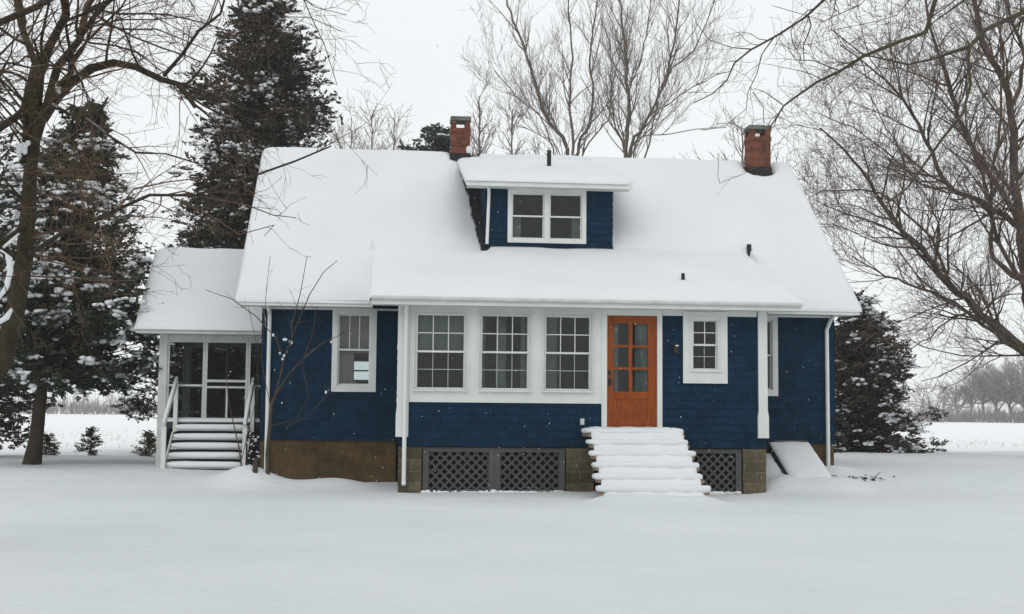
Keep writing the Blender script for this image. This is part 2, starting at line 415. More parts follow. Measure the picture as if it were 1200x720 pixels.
# --- walls
siding('wall', -6.72, 4.45, 0.88, 3.46, lambda a, z, o: (a, 2.0 - o, z), [ML, MR])
back_zt = 3.46
gable = lambda Y: max(3.46, main_deck(Y) - 0.06)
siding('gable_wall', 2.0, 9.7, 0.88, gable, lambda a, z, o: (-6.72 - o, a, z))
siding('gable_wall', 2.0, 9.7, 0.88, gable, lambda a, z, o: (4.45 + o, a, z))
RW = (-5.24, -4.70, 2.18, 2.72)
siding('back_wall', -6.72, 4.45, 0.88, 3.46, lambda a, z, o: (a, 9.7 + o, z), [RW])
siding('porch_wall', -4.13, 2.47, 0.83, 3.34, lambda a, z, o: (a, 0.0 - o, z), PW + [SW, DO])
pz = lambda Y: porch_deck(Y) - 0.10
siding('porch_side_wall', 0.0, 1.99, 0.83, pz, lambda a, z, o: (-4.13 - o, a, z))
siding('porch_side_wall', 0.0, 1.99, 0.83, pz, lambda a, z, o: (2.47 + o, a, z))
siding('dormer_wall', -2.43, 0.15, 4.55, 6.04, lambda a, z, o: (a, 2.85 - o, z), [(-1.92, -0.455, 4.92, 5.87)])
dz = lambda Y: dorm_deck(Y) - 0.02
def cheek(name, X, sg):
    b = MB(); H = 0.14; k = 0
    for k in range(30, 54):
        z, z2 = k * H, (k + 1) * H
        # clip between the main roof below and the dormer roof above
        y0 = 2.85; y1 = min(5.8, 1.55 + (z - 3.50) / MS + 0.02)
        ys = max(y0, 2.5 + (z2 - 6.04) / 0.31)
        if y1 - ys < 0.02: continue
        a = ys
        while a < y1 - 1e-4:
            c = min(y1, a + rnd.uniform(0.1, 0.24)); j = rnd.uniform(-.002, .003)
            P = lambda yy, zz, o: (X + sg * o, yy, zz)
            zt = min(z2, max(z, dz(a)))
            b.quad(P(a, z, .018 + j), P(c, z, .018 + j), P(c, z2, .004 + j), P(a, zt, .004 + j))
            b.quad(P(a, z, 0), P(c, z, 0), P(c, z, .018 + j), P(a, z, .018 + j)); a = c
    # closing sheet behind the shingles
    ym = 5.75
    b.quad((X, 2.85, main_deck(2.85)), (X, ym, main_deck(ym)), (X, ym, dz(ym)), (X, 2.85, dz(2.85)))
    return b.build(name, M['siding'], house)
cheek('dormer_cheek', -2.43, -1); cheek('dormer_cheek', 0.15, 1)

# --- foundation
b = MB(); b.box(-6.70, -4.16, 2.02, 2.3, -0.3, 0.88); b.box(-6.70, -6.45, 2.3, 9.68, -0.3, 0.88); b.box(2.50, 4.43, 2.02, 2.3, -0.3, 0.88); b.box(4.18, 4.43, 2.3, 9.68, -0.3, 0.88); b.box(-6.45, 4.18, 9.45, 9.68, -0.3, 0.88)
b.build('foundation', M['blockd'], house)
for x0, x1 in ((-4.13, -3.72), (-1.17, -0.67), (2.03, 2.46)):
    b = MB()
    for k in range(5):
        z0 = -0.15 + 0.2 * k; j = rnd.uniform(0, .012)
        b.box(x0 + 0.004 * (k % 2), x1 - 0.004 * (k % 2), 0.015 - j, 0.4, z0, min(0.827, z0 + 0.196))
    b.box(x0 + .01, x1 - .01, 0.03, 0.39, -0.2, 0.825)
    b.build('foundation_pier', M['block'], house)
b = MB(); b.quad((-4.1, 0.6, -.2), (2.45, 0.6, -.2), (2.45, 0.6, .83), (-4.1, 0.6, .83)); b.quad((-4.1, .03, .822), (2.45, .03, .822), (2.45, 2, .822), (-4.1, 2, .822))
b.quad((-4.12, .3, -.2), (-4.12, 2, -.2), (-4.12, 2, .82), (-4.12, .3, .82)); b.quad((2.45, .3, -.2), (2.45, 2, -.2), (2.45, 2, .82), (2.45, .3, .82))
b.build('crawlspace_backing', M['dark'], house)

def lattice(x0, x1, z0, z1, y, parent, m=None, fw=0.10, sp=0.158, sw=.036):
    m = m or M['lattice']
    b = MB(); b.box(x0, x0 + fw, y - .02, y + .02, z0, z1); b.box(x1 - fw, x1, y - .02, y + .02, z0, z1)
    b.box(x0 + fw, x1 - fw, y - .02, y + .02, z1 - fw * .8, z1)
    f = b.build('lattice_panel', m, parent)
    l = MB(); X0, X1, Z0, Z1 = x0 + fw * .5, x1 - fw * .5, z0 - .02, z1 - fw * .4
    for sgn, yy in ((1, y + .028), (-1, y + .038)):
        c = -6.0
        while c < 6:
            pts = []
            if sgn > 0: seg = [(X0, X0 - c), (X1, X1 - c)]       # z = x - c
            else: seg = [(X0, -X0 + c), (X1, -X1 + c)]
            (xa, za), (xb, zb) = seg
            # clip in z
            def clip(xa, za, xb, zb):
                t0, t1 = 0.0, 1.0; d = zb - za
                for lim, s in ((Z0, 1), (Z1, -1)):
                    # s*(z - lim) >= 0
                    fa, fb = s * (za - lim), s * (zb - lim)
                    if fa < 0 and fb < 0: return None
                    if fa < 0: t0 = max(t0, fa / (fa - fb))
                    elif fb < 0: t1 = min(t1, fa / (fa - fb))
                if t1 - t0 < 1e-3: return None
                return (xa + t0 * (xb - xa), za + t0 * d, xa + t1 * (xb - xa), za + t1 * d)
            r = clip(xa, za, xb, zb)
            if r: l.bar((r[0], yy, r[1]), (r[2], yy, r[3]), sw, 0.008)
            c += sp
    l.build('lattice', m, f)
    return f
lattice(-3.70, -2.44, 0.02, 0.822, 0.06, house); lattice(-2.436, -1.19, 0.02, 0.822, 0.06, house); lattice(0.62, 2.01, 0.02, 0.822, 0.06, house)

rr = random.Random(5)
for xa, xb in ((-3.70, -1.19), (.95, 2.01)):
    b = MB(); x = xa
    while x < xb:
        b.lump((x, .035, .035 + rr.uniform(-.012, .012)), (rr.uniform(.03, .07), .04, rr.uniform(.006, .04)), .9, 8, 6, .016, x); x += rr.uniform(.03, .05)
    b.build('snow_fringe', M['snowb'], house, True)
# --- roofs (deck, trim, snow)
def slab(b, x0, x1, ya, yb, f, th):
    b.prism([(ya, f(ya)), (yb, f(yb)), (yb, f(yb) - th), (ya, f(ya) - th)], 0, x0, x1)
b = MB()
mf = lambda Y: 3.50 + MS * (Y - 1.55)
b.prism([(1.55, mf(1.55)), (5.85, mf(5.85)), (10.15, mf(1.55)), (10.15, mf(1.55) - .08), (5.85, mf(5.85) - .08), (1.55, mf(1.55) - .08)], 0, RX0 + .02, RX1 - .02)
roof = b.build('roof', M['shingle'], house)
each('fascia', M['trim'], roof, [(RX0, PX0 - .0, 1.52, 1.55, 3.39, 3.52), (PX1, RX1, 1.52, 1.55, 3.39, 3.52), (RX0, RX1, 10.15, 10.18, 3.39, 3.52)])
each('soffit', M['trimd'], roof, [(RX0 + .03, PX0, 1.55, 1.99, 3.398, 3.412), (PX1, RX1 - .03, 1.55, 1.99, 3.398, 3.412)])
for x in (RX0, RX1 - .02):
    b = MB(); b.prism([(1.55, mf(1.55) + .005), (5.85, mf(5.85) + .005), (10.15, mf(1.55) + .005), (10.15, mf(1.55) - .14), (5.85, mf(5.85) - .14), (1.55, mf(1.55) - .11)], 0, x, x + .02)
    b.build('rake_board', M['trim'], roof)
b = MB(); slab(b, PX0 + .01, PX1 - .01, -.40, 2.92, porch_deck, .07)
proof = b.build('porch_roof', M['shingle'], house)
b = MB(); b.box(PX0, PX1, -.43, -.40, 3.29, 3.435); b.box(PX0 + .02, PX1 - .02, -.40, -.03, 3.298, 3.312)
b.prism([(-.40, porch_deck(-.4) + .005), (1.52, porch_deck(1.52) + .005), (1.52, porch_deck(1.52) - .13), (-.40, 3.29)], 0, PX0, PX0 + .01)
b.prism([(-.40, porch_deck(-.4) + .005), (1.52, porch_deck(1.52) + .005), (1.52, porch_deck(1.52) - .13), (-.40, 3.29)], 0, PX1 - .01, PX1)
b.build('fascia', M['trim'], proof)
b = MB(); b.tube([(PX0, -.455, 3.40), (PX1 + .02, -.455, 3.395)], .04, 8); b.build('gutter', M['trimd'], proof)
b = MB(); slab(b, -2.83, .47, 2.5, 5.83, dorm_deck, .05); droof = b.build('dormer_roof', M['shingle'], house)
b = MB(); b.box(-2.85, .49, 2.46, 2.50, 5.92, 6.055)
for x in (-2.85, .47): b.prism([(2.5, dorm_deck(2.5) + .005), (5.6, dorm_deck(5.6) + .005), (5.6, dorm_deck(5.6) - .1), (2.5, 5.93)], 0, x, x + .02)
b.box(-2.82, .46, 2.5, 2.84, 5.93, 5.945); b.build('fascia', M['trim'], droof)

def snow_sheet(name, parent, xs, ys, inside, base, thick, floor=None):
    """closed layer of snow over base(x, y), thick(x, y) deep, on the grid cells whose centre is inside"""
    idx = {}; v = []; f = []
    def vid(i, j, top):
        k = (i, j, top)
        if k not in idx:
            x, y = xs[i], ys[j]; z = base(x, y) + (thick(x, y) if top else (-0.01))
            idx[k] = len(v); v.append((x, y, z))
        return idx[k]
    cells = set((i, j) for i in range(len(xs) - 1) for j in range(len(ys) - 1) if inside((xs[i] + xs[i + 1]) / 2, (ys[j] + ys[j + 1]) / 2))
    for i, j in cells:
        f.append((vid(i, j, 1), vid(i + 1, j, 1), vid(i + 1, j + 1, 1), vid(i, j + 1, 1)))
        for (di, dj), (p, q) in (((-1, 0), ((i, j + 1), (i, j))), ((1, 0), ((i + 1, j), (i + 1, j + 1))), ((0, -1), ((i, j), (i + 1, j))), ((0, 1), ((i + 1, j + 1), (i, j + 1)))):
            if (i + di, j + dj) not in cells:
                f.append((vid(*p, 0), vid(*q, 0), vid(*q, 1), vid(*p, 1)))
    me = bpy.data.meshes.new(name); me.from_pydata(v, [], f); me.update(); me.polygons.foreach_set('use_smooth', [True] * len(me.polygons))
    return link(name, me, M['snow'], parent)

def edge(d, a=0.035, t=0.15, k=0.16): return a + t * (1 - math.exp(-max(0.0, d) / k))
xs = sorted(set([round(RX0 - .03 + i * .09, 4) for i in range(int((RX1 - RX0 + .06) / .09) + 1)] + [RX0 - .03, RX1 + .03, PX0 - .03, PX0 - .015, PX0 + .03, PX1 + .03, PX1 + .05, -2.43, .15] +
                  [-2.9 + .03 * i for i in range(16)] + [RX0 + .02, RX0 + .06, RX1 - .02, RX1 - .06, PX0 - .06, PX0 - .12]))
xs = [x for i, x in enumerate(xs) if i == 0 or x - xs[i - 1] > 0.006]
ys = sorted(set([-.47, -.45, -.43, -.40, -.35, -.28] + [round(-.2 + .09 * i, 4) for i in range(68)] + [1.49, 1.50, 1.52, 1.55, 1.60, 2.85, 5.78, 5.85, 5.92, 6.0, 6.2, 6.6, 7.5, 8.5, 9.5, 10.0, 10.15, 10.2]))
def in_main(x, y):
    if y < 1.505: return PX0 - .03 < x < PX1 + .03
    if -2.43 < x < .15 and 2.85 < y < 5.79: return False
    # bare strip of shingles beside the dormer's left cheek, and round the chimneys
    lim = -2.50 - 0.11 * (y - 2.85) - .05 * fbm(1.0, y * 7.0, 0.5, 2)
    if lim < x < -2.40 and 2.85 < y < 5.80: return False
    if -3.08 < x < -2.43 and y > 5.55 and y < 6.5: return False
    cx = math.hypot((x - 4.03) / .34, (y - 5.66) / .28) + .16 * fbm(x * 5, y * 5, 2, 2)
    if cx < 1.0: return False
    return True
def base_main(x, y):
    z = main_deck(min(max(y, 1.45), 10.2)) if y >= 1.505 or not (PX0 - .031 < x < PX1 + .031) else -9
    if PX0 - .0301 < x < PX1 + .0301 and y < 2.98: z = max(z, porch_deck(y))
    # drift that fills the corner on the right of the raised porch roof
    if x >= PX1 + .0301 and y < 3.0 and y >= 1.5:
        z += max(0, porch_deck(y) - z - (x - PX1 - .03) * .75) * sstep(1.55, 2.7, y)
    return z
def thick_main(x, y):
    inp = PX0 - .031 < x < PX1 + .031
    d = min(x - (RX0 - .03), RX1 + .03 - x)
    t = edge(d, .06, .11, .06)
    if inp and y < 2.95: t = min(t, edge(min(y + .47, (x - PX0 + .06) if x < 0 else PX1 + .03 - x + .04), .015, .14, .12))
    else: t = min(t, edge(y - 1.49, .02, .15, .10))
    # wind scoops: left of the porch roof step and left of the dormer
    if not inp and x < PX0 and y < 3: t -= .17 * math.exp(-((x - PX0) / (.12 + .55 * sstep(3.0, 1.5, y))) ** 2) * sstep(3.1, 2.0, y)
    if x < -2.40 and y > 2.7: t = t * sstep(-2.42, -3.25, x) + .015 + .0 * y
    if x < -2.3 and x > -3.5 and 2.3 < y <= 2.7: t *= 1 - .35 * math.exp(-((x + 2.6) / .4) ** 2)
    if x > .15 and y > 2.8: t -= .06 * math.exp(-((x - .15) / .25) ** 2) * sstep(5.6, 4.8, y)
    cx = math.hypot((x - 4.03) / .34, (y - 5.66) / .28); t *= sstep(.8, 1.5, cx) * .9 + .1
    t += .022 * fbm(x * .8, y * .8, 1.0, 3) + .006 * fbm(x * 4, y * 4, 2.0, 2)
    if 5.5 < y < 6.2: t -= .03 * math.exp(-((y - 5.85) / .12) ** 2)
    return max(.012, t)
snow_sheet('snow_cover', roof, xs, ys, in_main, base_main, thick_main)
dx = axis([(-2.87, -2.75, .03), (-2.75, .40, .1), (.40, .51, .03)]); dy = axis([(2.43, 2.6, .03), (2.6, 5.7, .1), (5.7, 5.9, .05)])
snow_sheet('snow_cover', droof, dx, dy, lambda x, y: not (x > .40 and y < 2.47 + .04 * fbm(x * 9, y, 0, 2)), lambda x, y: dorm_deck(y),
           lambda x, y: max(.012, edge(min(x + 2.87, .51 - x, y - 2.43), .012, .085, .07) + .015 * fbm(x * 1.4, y * 1.4, 4, 3)))

# --- chimneys
def chimney(x0, x1, y0, y1, zb, zt, gap):
    b = MB(); b.box(x0, x1, y0, y1, zb, zt - .36); zz = zt - .36
    # a slightly proud course, then corner stubs that leave the flue open at the sides
    b.box(x0 - .015, x1 + .015, y0 - .015, y1 + .015, zz, zz + .1); zz += .1
    wv = (x1 - x0) * .26
    for xa in (x0, x1 - wv):
        for ya in (y0, y1 - wv): b.box(xa, xa + wv, ya, ya + wv, zz, zt - .09)
    c = b.build('chimney', M['brick'], house)
    k = MB(); k.box(x0 - .02, x1 + .02, y0 - .02, y1 + .02, zt - .09, zt); k.build('chimney_cap', M['cap'], c)
    k = MB(); k.box(x0 - .012, x1 + .012, y0 - .03, y1 + .03, zb, zb + gap); k.prism([(y0 - .08, main_deck(y0 - .08) + .02), (y0, main_deck(y0) + .10), (y0, main_deck(y0) + .01)], 0, x0 - .03, x1 + .03)
    k.build('flashing', M['tar'], c)
    return c
chimney(-3.00, -2.58, 5.72, 6.14, 6.6, 8.06, .62)
chimney(3.79, 4.27, 5.50, 5.95, 6.4, 8.02, .66)
b = MB(); b.lump((-2.60, 5.74, 7.30), (.07, .05, .10), .8, 10, 6, .02); b.build('snow_clump', M['snow'], house, True)
# --- vent pipes
def pipe(x, y, z0, z1, r):
    b = MB(); b.tube([(x, y, z0), (x, y, z1)], r, 12); b.build('vent_pipe', M['black'], house)
pipe(-.95, 4.45, 6.5, 7.08, .047); pipe(3.0, 2.9, 4.5, 4.92, .05); 
yv = .55; pipe(1.07, yv, 3.6, porch_deck(yv) + .27, .035)

# --- windows
def hung(b, x0, x1, z0, z1, y, st=.045, rb=None):
    rb = rb or st
    b.box(x0, x1, y, y + .035, z0, z0 + rb); b.box(x0, x1, y, y + .035, z1 - st, z1)
    b.box(x0, x0 + st, y, y + .035, z0 + rb, z1 - st); b.box(x1 - st, x1, y, y + .035, z0 + rb, z1 - st)
def window(op, y, casing, cols, rows_u, rows_l, lower_grille=True, name='window', sill=True, st=.03):
    """a double-hung window in opening op of a wall at depth y; casing: (left, right, bottom, top) widths"""
    x0, x1, z0, z1 = op; cl, cr, cb, ct = casing
    b = MB(); q = y - .035
    b.box(x0 - cl, x0, q, y - .001, z0 - cb, z1 + ct); b.box(x1, x1 + cr, q, y - .001, z0 - cb, z1 + ct)
    if cb: b.box(x0, x1, q, y - .001, z0 - cb, z0)
    b.box(x0, x1, q, y - .001, z1, z1 + ct)
    # jamb lining
    b.box(x0 - .002, x0 + .012, y - .028, y + .13, z0, z1); b.box(x1 - .012, x1 + .002, y - .028, y + .13, z0, z1)
    b.box(x0 + .012, x1 - .012, y - .028, y + .13, z1 - .012, z1 + .002); b.box(x0 + .012, x1 - .012, y - .028, y + .13, z0 - .002, z0 + .012)
    f = b.build(name, M['trim'], house)
    if sill:
        s = MB(); s.box(x0 - .05, x1 + .05, y - .06, y - .036, z0 - .035, z0 - .008); s.build('sill', M['trim'], f)
        s = MB(); e = .046
        for (a0, a1, c0, c1) in ((x0 - e, x0 - e + .014, z0 - .04, z1 + e), (x1 + e - .014, x1 + e, z0 - .04, z1 + e), (x0 - e + .014, x1 + e - .014, z1 + e - .014, z1 + e)):
            s.box(a0, a1, y - .048, y - .0352, c0, c1)
        s.build('moulding', M['trim'], f)
    xm0, xm1 = x0 + .012, x1 - .012; zm = (z0 + z1) / 2
    for lower in (0, 1):
        a, c = (z0 + .012, zm + .02) if lower else (zm - .02, z1 - .012)
        yy = y + (.055 if lower else .012)
        yy = y + (.012 if not lower else .05)
        rb = max(st, .032); s = MB(); hung(s, xm0, xm1, a, c, yy, st, rb if not lower else st)
        sh = s.build('sash', M['trim'], f)
        gx0, gx1, gz0, gz1 = xm0 + st, xm1 - st, a + (st if lower else rb), c - st
        g = MB(); gw = .016 if not lower else .011; rows = rows_l if lower else rows_u; cc = cols
        if not (lower and not lower_grille):
            for k in range(1, cc): xx = gx0 + (gx1 - gx0) * k / cc; g.box(xx - gw / 2, xx + gw / 2, yy + .004, yy + .013, gz0, gz1)
            for k in range(1, rows):
                zz = gz0 + (gz1 - gz0) * k / rows
                for kk in range(cc):
                    xa = gx0 + (gx1 - gx0) * kk / cc + (gw / 2 if kk else 0); xb = gx0 + (gx1 - gx0) * (kk + 1) / cc - (gw / 2 if kk < cc - 1 else 0)
                    g.box(xa, xb, yy + .005, yy + .012, zz - gw / 2, zz + gw / 2)
            if g.v: g.build('muntins', M['grille'] if lower else M['trim'], f)
        p = MB(); p.quad((gx0 - .005, yy + .02, gz0 - .005), (gx1 + .005, yy + .02, gz0 - .005), (gx1 + .005, yy + .02, gz1 + .005), (gx0 - .005, yy + .02, gz1 + .005))
        p.build('pane', M['glass'], f)
    return f
for op in PW: window(op, -.03, (.0, .0, .0, .0), 3, 2, 2, st=.018)
window(SW, -.02, (.17, .17, .24, .14), 2, 2, 2, st=.02)
window(ML, 2.0, (.10, .10, .115, .10), 3, 1, 1, False, sill=False, st=.03)
window(MR, 2.0, (.10, .10, .115, .10), 3, 1, 1, False, sill=False, st=.03)
for op in DW: window(op, 2.85, (.075 if op is DW[0] else .0, .0 if op is DW[0] else .075, .08, .07), 1, 1, 1, False, sill=False, st=.024)
b = MB(); b.box(DW[0][1], DW[1][0], 2.815, 2.849, 4.845, 5.935); b.build('window_mullion', M['trim'], house)
# white panel round the three porch windows, and the board under the eave
b = MB(); q0, q1 = -.032, -.001
b.box(-3.96, PW[0][0], q0, q1, 1.61, 3.298); b.box(PW[0][1], PW[1][0], q0, q1, 1.61, 3.298); b.box(PW[1][1], PW[2][0], q0, q1, 1.61, 3.298)
b.box(PW[2][1], -.545, q0, q1, 1.61, 3.298)
for p in PW: b.box(p[0], p[1], q0, q1, 1.61, p[2]); b.box(p[0], p[1], q0, q1, p[3], 3.298)
b.build('window_surround', M['trim'], house)
b = MB(); b.box(.56, 2.29, -.030, -.001, 3.20, 3.298); b.build('frieze_board', M['trim'], house)
each('frieze_board', M['trim'], house, [(-6.72, -4.17, 1.97, 1.999, 3.36, 3.398), (2.5, 4.45, 1.97, 1.999, 3.36, 3.398)])

# --- the front door
b = MB(); b.box(-.545, -.45, -.045, .05, 1.14, 3.19); b.box(.46, .55, -.045, .05, 1.14, 3.19); b.box(-.545, .55, -.045, .05, 3.19, 3.298)
dfr = b.build('door_frame', M['trim'], house)
b = MB(); y0, y1 = -.005, .04; gx = [(-.335, -.068), (.012, .285)]; gz = [(1.84, 2.22), (2.26, 2.62), (2.66, 3.04)]
gx = [(-.33, -.055), (.015, .30)]
b.box(-.448, -.33, y0, y1, 1.145, 3.186); b.box(.30, .458, y0, y1, 1.145, 3.186)
b.box(-.33, .30, y0, y1, 3.05, 3.186); b.box(-.33, .30, y0, y1, 1.145, 1.36); b.box(-.33, .30, y0, y1, 1.70, 1.83)
b.box(-.33, .30, y0 + .014, y1 - .01, 1.36, 1.70); b.box(-.26, .23, y0 + .004, y0 + .014, 1.42, 1.64)
b.box(-.055, .015, y0, y1, 1.83, 3.05)
for z in (2.222, 2.618):
    for g in gx: b.box(g[0], g[1], y0, y1, z, z + .045)
door = b.build('front_door', M['door'], house)
p = MB(); p.quad((-.34, .018, 1.82), (.31, .018, 1.82), (.31, .018, 3.06), (-.34, .018, 3.06)); p.build('pane', M['glass'], door)
h = MB(); h.box(-.425, -.375, -.016, -.0055, 2.12, 2.20); h.box(-.425, -.375, -.016, -.0055, 1.93, 2.07); h.tube([(-.40, -.016, 2.0), (-.40, -.06, 2.0), (-.32, -.06, 2.0)], .011, 8); h.build('handle', M['black'], door)

# --- corner boards, column and downspouts
def corner(xa, xb, base_w, out):
    b = MB(); b.box(xa, xb, -.055, .12, 1.43, 3.298)
    b.prism([(xa, 1.50), (xb, 1.50), (xb + .015, 1.40), (xb + .015, 1.02), (xa - base_w, 1.02), (xa - base_w, 1.40)], 1, -.07, .13)
    return b.build('corner_post', M['trim'], house)
corner(2.31, 2.475, .015, 0)
b = MB(); b.box(-4.17, -3.965, -.05, .12, 1.45, 3.298); b.prism([(-4.17, 1.52), (-3.965, 1.52), (-3.965, 1.0), (-4.185, 1.0), (-4.185, 1.40)], 1, -.062, .125); b.build('corner_post', M['trim'], house)
def spout(pts, r=.042, n=4):
    b = MB(); b.tube(pts, r * 1.15, 10, .8)
    for p in pts[1:]:
        pass
    return b.build('downspout', M['metal'], house)
spout([(-4.03, -.30, 3.32), (-4.03, -.12, 3.20), (-4.03, -.10, 3.12), (-4.03, -.10, .25), (-4.03, -.13, .17)])
spout([(-6.58, 1.62, 3.40), (-6.58, 1.88, 3.28), (-6.58, 1.93, 3.2), (-6.58, 1.93, .2)])
spout([(4.36, 1.60, 3.43), (4.32, 1.80, 3.32), (4.28, 1.93, 3.12), (4.28, 1.93, .35), (4.29, 1.86, .25)])
spout([(-2.41, 2.58, 5.96), (-2.38, 2.72, 5.93), (-2.37, 2.80, 5.80), (-2.40, 2.80, 4.80)], .036)
# ice and snow clinging to the edge of the left porch corner
b = MB()
for k in range(9): b.lump((-4.155, .08, 3.2 - .2 * k + rnd.uniform(-.05, .05)), (.02, .03, .07), .9, 8, 5, .01, k)
b.build('clinging_snow', M['snowb'], house, True)
# --- outlet and wall lamp
b = MB(); b.box(-.925, -.855, -.04, -.012, 1.235, 1.345); b.build('outlet_cover', M['trimd'], house)
b = MB(); b.tube([(.78, -.012, 2.66), (.78, -.035, 2.66)], .055, 12); b.tube([(.78, -.035, 2.66), (.78, -.10, 2.68), (.78, -.12, 2.64)], .012, 6)
b.tube([(.78, -.12, 2.65), (.78, -.12, 2.52)], [.03, .055], 10); wl = b.build('wall_lamp', M['black'], house)
b = MB(); b.lump((.80, -.12, 2.655), (.035, .035, .016), .9, 8, 5); b.build('snow_cover', M['snow'], wl, True)

# --- interior seen through the panes
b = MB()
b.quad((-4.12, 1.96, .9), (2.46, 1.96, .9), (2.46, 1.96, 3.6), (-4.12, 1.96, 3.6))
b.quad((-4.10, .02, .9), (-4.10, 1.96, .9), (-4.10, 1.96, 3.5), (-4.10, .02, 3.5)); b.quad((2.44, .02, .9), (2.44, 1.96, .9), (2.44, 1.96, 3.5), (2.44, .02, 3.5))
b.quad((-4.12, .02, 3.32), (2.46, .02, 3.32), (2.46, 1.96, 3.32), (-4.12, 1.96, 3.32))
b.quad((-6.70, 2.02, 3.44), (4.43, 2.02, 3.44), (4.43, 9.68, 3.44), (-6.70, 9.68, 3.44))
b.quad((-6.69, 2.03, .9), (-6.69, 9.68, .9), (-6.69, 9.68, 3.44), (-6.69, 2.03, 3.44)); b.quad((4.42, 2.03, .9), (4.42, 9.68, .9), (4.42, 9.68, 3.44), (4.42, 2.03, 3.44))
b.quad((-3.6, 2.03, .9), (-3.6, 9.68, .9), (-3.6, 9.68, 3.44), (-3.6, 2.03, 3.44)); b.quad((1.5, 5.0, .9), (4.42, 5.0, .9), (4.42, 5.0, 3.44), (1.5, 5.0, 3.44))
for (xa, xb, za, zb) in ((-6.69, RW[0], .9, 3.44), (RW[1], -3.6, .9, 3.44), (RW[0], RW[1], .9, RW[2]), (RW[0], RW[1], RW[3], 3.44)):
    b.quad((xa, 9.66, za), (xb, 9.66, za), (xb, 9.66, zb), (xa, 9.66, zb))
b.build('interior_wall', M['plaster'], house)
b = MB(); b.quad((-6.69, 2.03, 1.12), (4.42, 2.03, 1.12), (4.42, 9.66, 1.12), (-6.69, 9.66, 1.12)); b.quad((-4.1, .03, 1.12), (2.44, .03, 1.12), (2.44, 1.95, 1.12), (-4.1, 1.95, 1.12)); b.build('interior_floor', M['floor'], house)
window(RW, 9.75, (.0, .0, .0, .0), 1, 1, 1, False, sill=False)
def drape(x0, x1, z0, z1, y, m, amp=.015, wl=.09, name='curtain'):
    b = MB(); n = max(4, int((x1 - x0) / .012)); i0 = 0
    for k in range(n + 1):
        x = x0 + (x1 - x0) * k / n; yy = y + amp * math.sin(2 * math.pi * x / wl + 1.3 * math.sin(x * 5))
        b.v += [(x, yy, z0), (x, yy * 1.0, z1)]
        if k: b.f.append((2 * k - 2, 2 * k, 2 * k + 1, 2 * k - 1))
    return b.build(name, m, house, True)
drape(-3.86, -2.96, 2.50, 3.20, .14, M['curtain'], .006, .2)
drape(-2.42, -2.24, 1.80, 3.20, .16, M['curtain']); drape(-1.98, -1.84, 1.80, 3.20, .16, M['curtain']); drape(-2.72, -2.62, 1.8, 3.2, .16, M['curtain'])
drape(-1.58, -1.32, 1.80, 3.20, .16, M['curtain'])
drape(-.33, -.22, 1.80, 3.08, .12, M['curtain'], .01); drape(.08, .34, 1.80, 3.08, .12, M['curtain'], .01)
drape(-5.31, -4.65, 2.55, 3.31, 2.17, M['blind'], .003, .5); drape(-5.31, -4.98, 1.90, 2.6, 2.19, M['blind'], .004, .3)
drape(2.55, 3.21, 1.90, 2.6, 2.17, M['curtain'], .01); drape(2.55, 2.9, 2.6, 3.31, 2.17, M['blind'], .01)
drape(-1.88, -1.70, 4.95, 5.42, 3.02, M['curtain'], .01); drape(-.66, -.49, 4.95, 5.42, 3.02, M['curtain'], .01)

# --- screened side porch
SX0, SX1, SY0, SY1 = -8.93, -6.73, 3.80, 7.0
DECK = 1.20
def side_deck(Y): return 3.06 + .86 * (Y - 3.40) if Y <= 5.4 else 3.06 + .86 * (7.4 - Y)
b = MB(); b.prism([(3.40, 3.06), (5.4, side_deck(5.4)), (7.4, 3.06), (7.4, 2.99), (5.4, side_deck(5.4) - .07), (3.40, 2.99)], 0, -9.31, SX1 + .003)
sroof = b.build('side_porch_roof', M['shingle'], house)
b = MB(); b.box(-9.33, SX1, 3.37, 3.40, 2.95, 3.075); b.prism([(3.40, 3.065), (5.4, side_deck(5.4) + .005), (7.4, 3.065), (7.4, 2.95), (5.4, side_deck(5.4) - .13), (3.40, 2.95)], 0, -9.33, -9.31)
b.box(-9.3, SX1, 3.4, 3.78, 2.955, 2.968); b.build('fascia', M['trimd'], sroof)
sx = axis([(-9.36, -9.24, .03), (-9.24, -6.74, .1)]); sy = axis([(3.33, 3.5, .03), (3.5, 5.3, .1), (5.3, 5.5, .05), (5.5, 7.4, .25)])
snow_sheet('snow_cover', sroof, sx, sy, lambda x, y: True, lambda x, y: side_deck(y) if y > 3.4 else 3.06 + .4 * (y - 3.4), lambda x, y: max(.012, edge(min(x + 9.36, y - 3.33), .02, .12, .1) + .02 * fbm(x, y, 7, 3)))
b = MB(); b.box(SX0, SX1, SY0 - .0, SY1, 1.06, DECK); b.build('porch_deck', M['deckd'], house)
b = MB(); b.box(SX0 + .02, SX0 + .06, SY0 + .06, SY1, .0, 1.06); b.box(SX0 + .1, SX1, SY1 - .1, SY1 - .06, 0, 1.06); b.box(SX0 + .06, SX1, SY0 + .3, SY0 + .34, -.1, 1.06); b.build('porch_skirt', M['deckd'], house)
each('porch_post', M['trimd'], house, [(x, x + .16, y - .02, y + .12, -.1 if y == SY0 else 1.2, 2.955) for x, y in ((SX0, SY0), (SX0, SY1 - .12))])
b = MB(); b.box(SX0 + .16, SX1, SY0, SY0 + .10, 2.86, 2.955); b.box(SX0 + .16, SX1, SY1 - .1, SY1, 2.86, 2.955); b.box(SX0, SX0 + .1, SY0 + .12, SY1 - .12, 2.86, 2.955); b.build('porch_beam', M['trimd'], house)
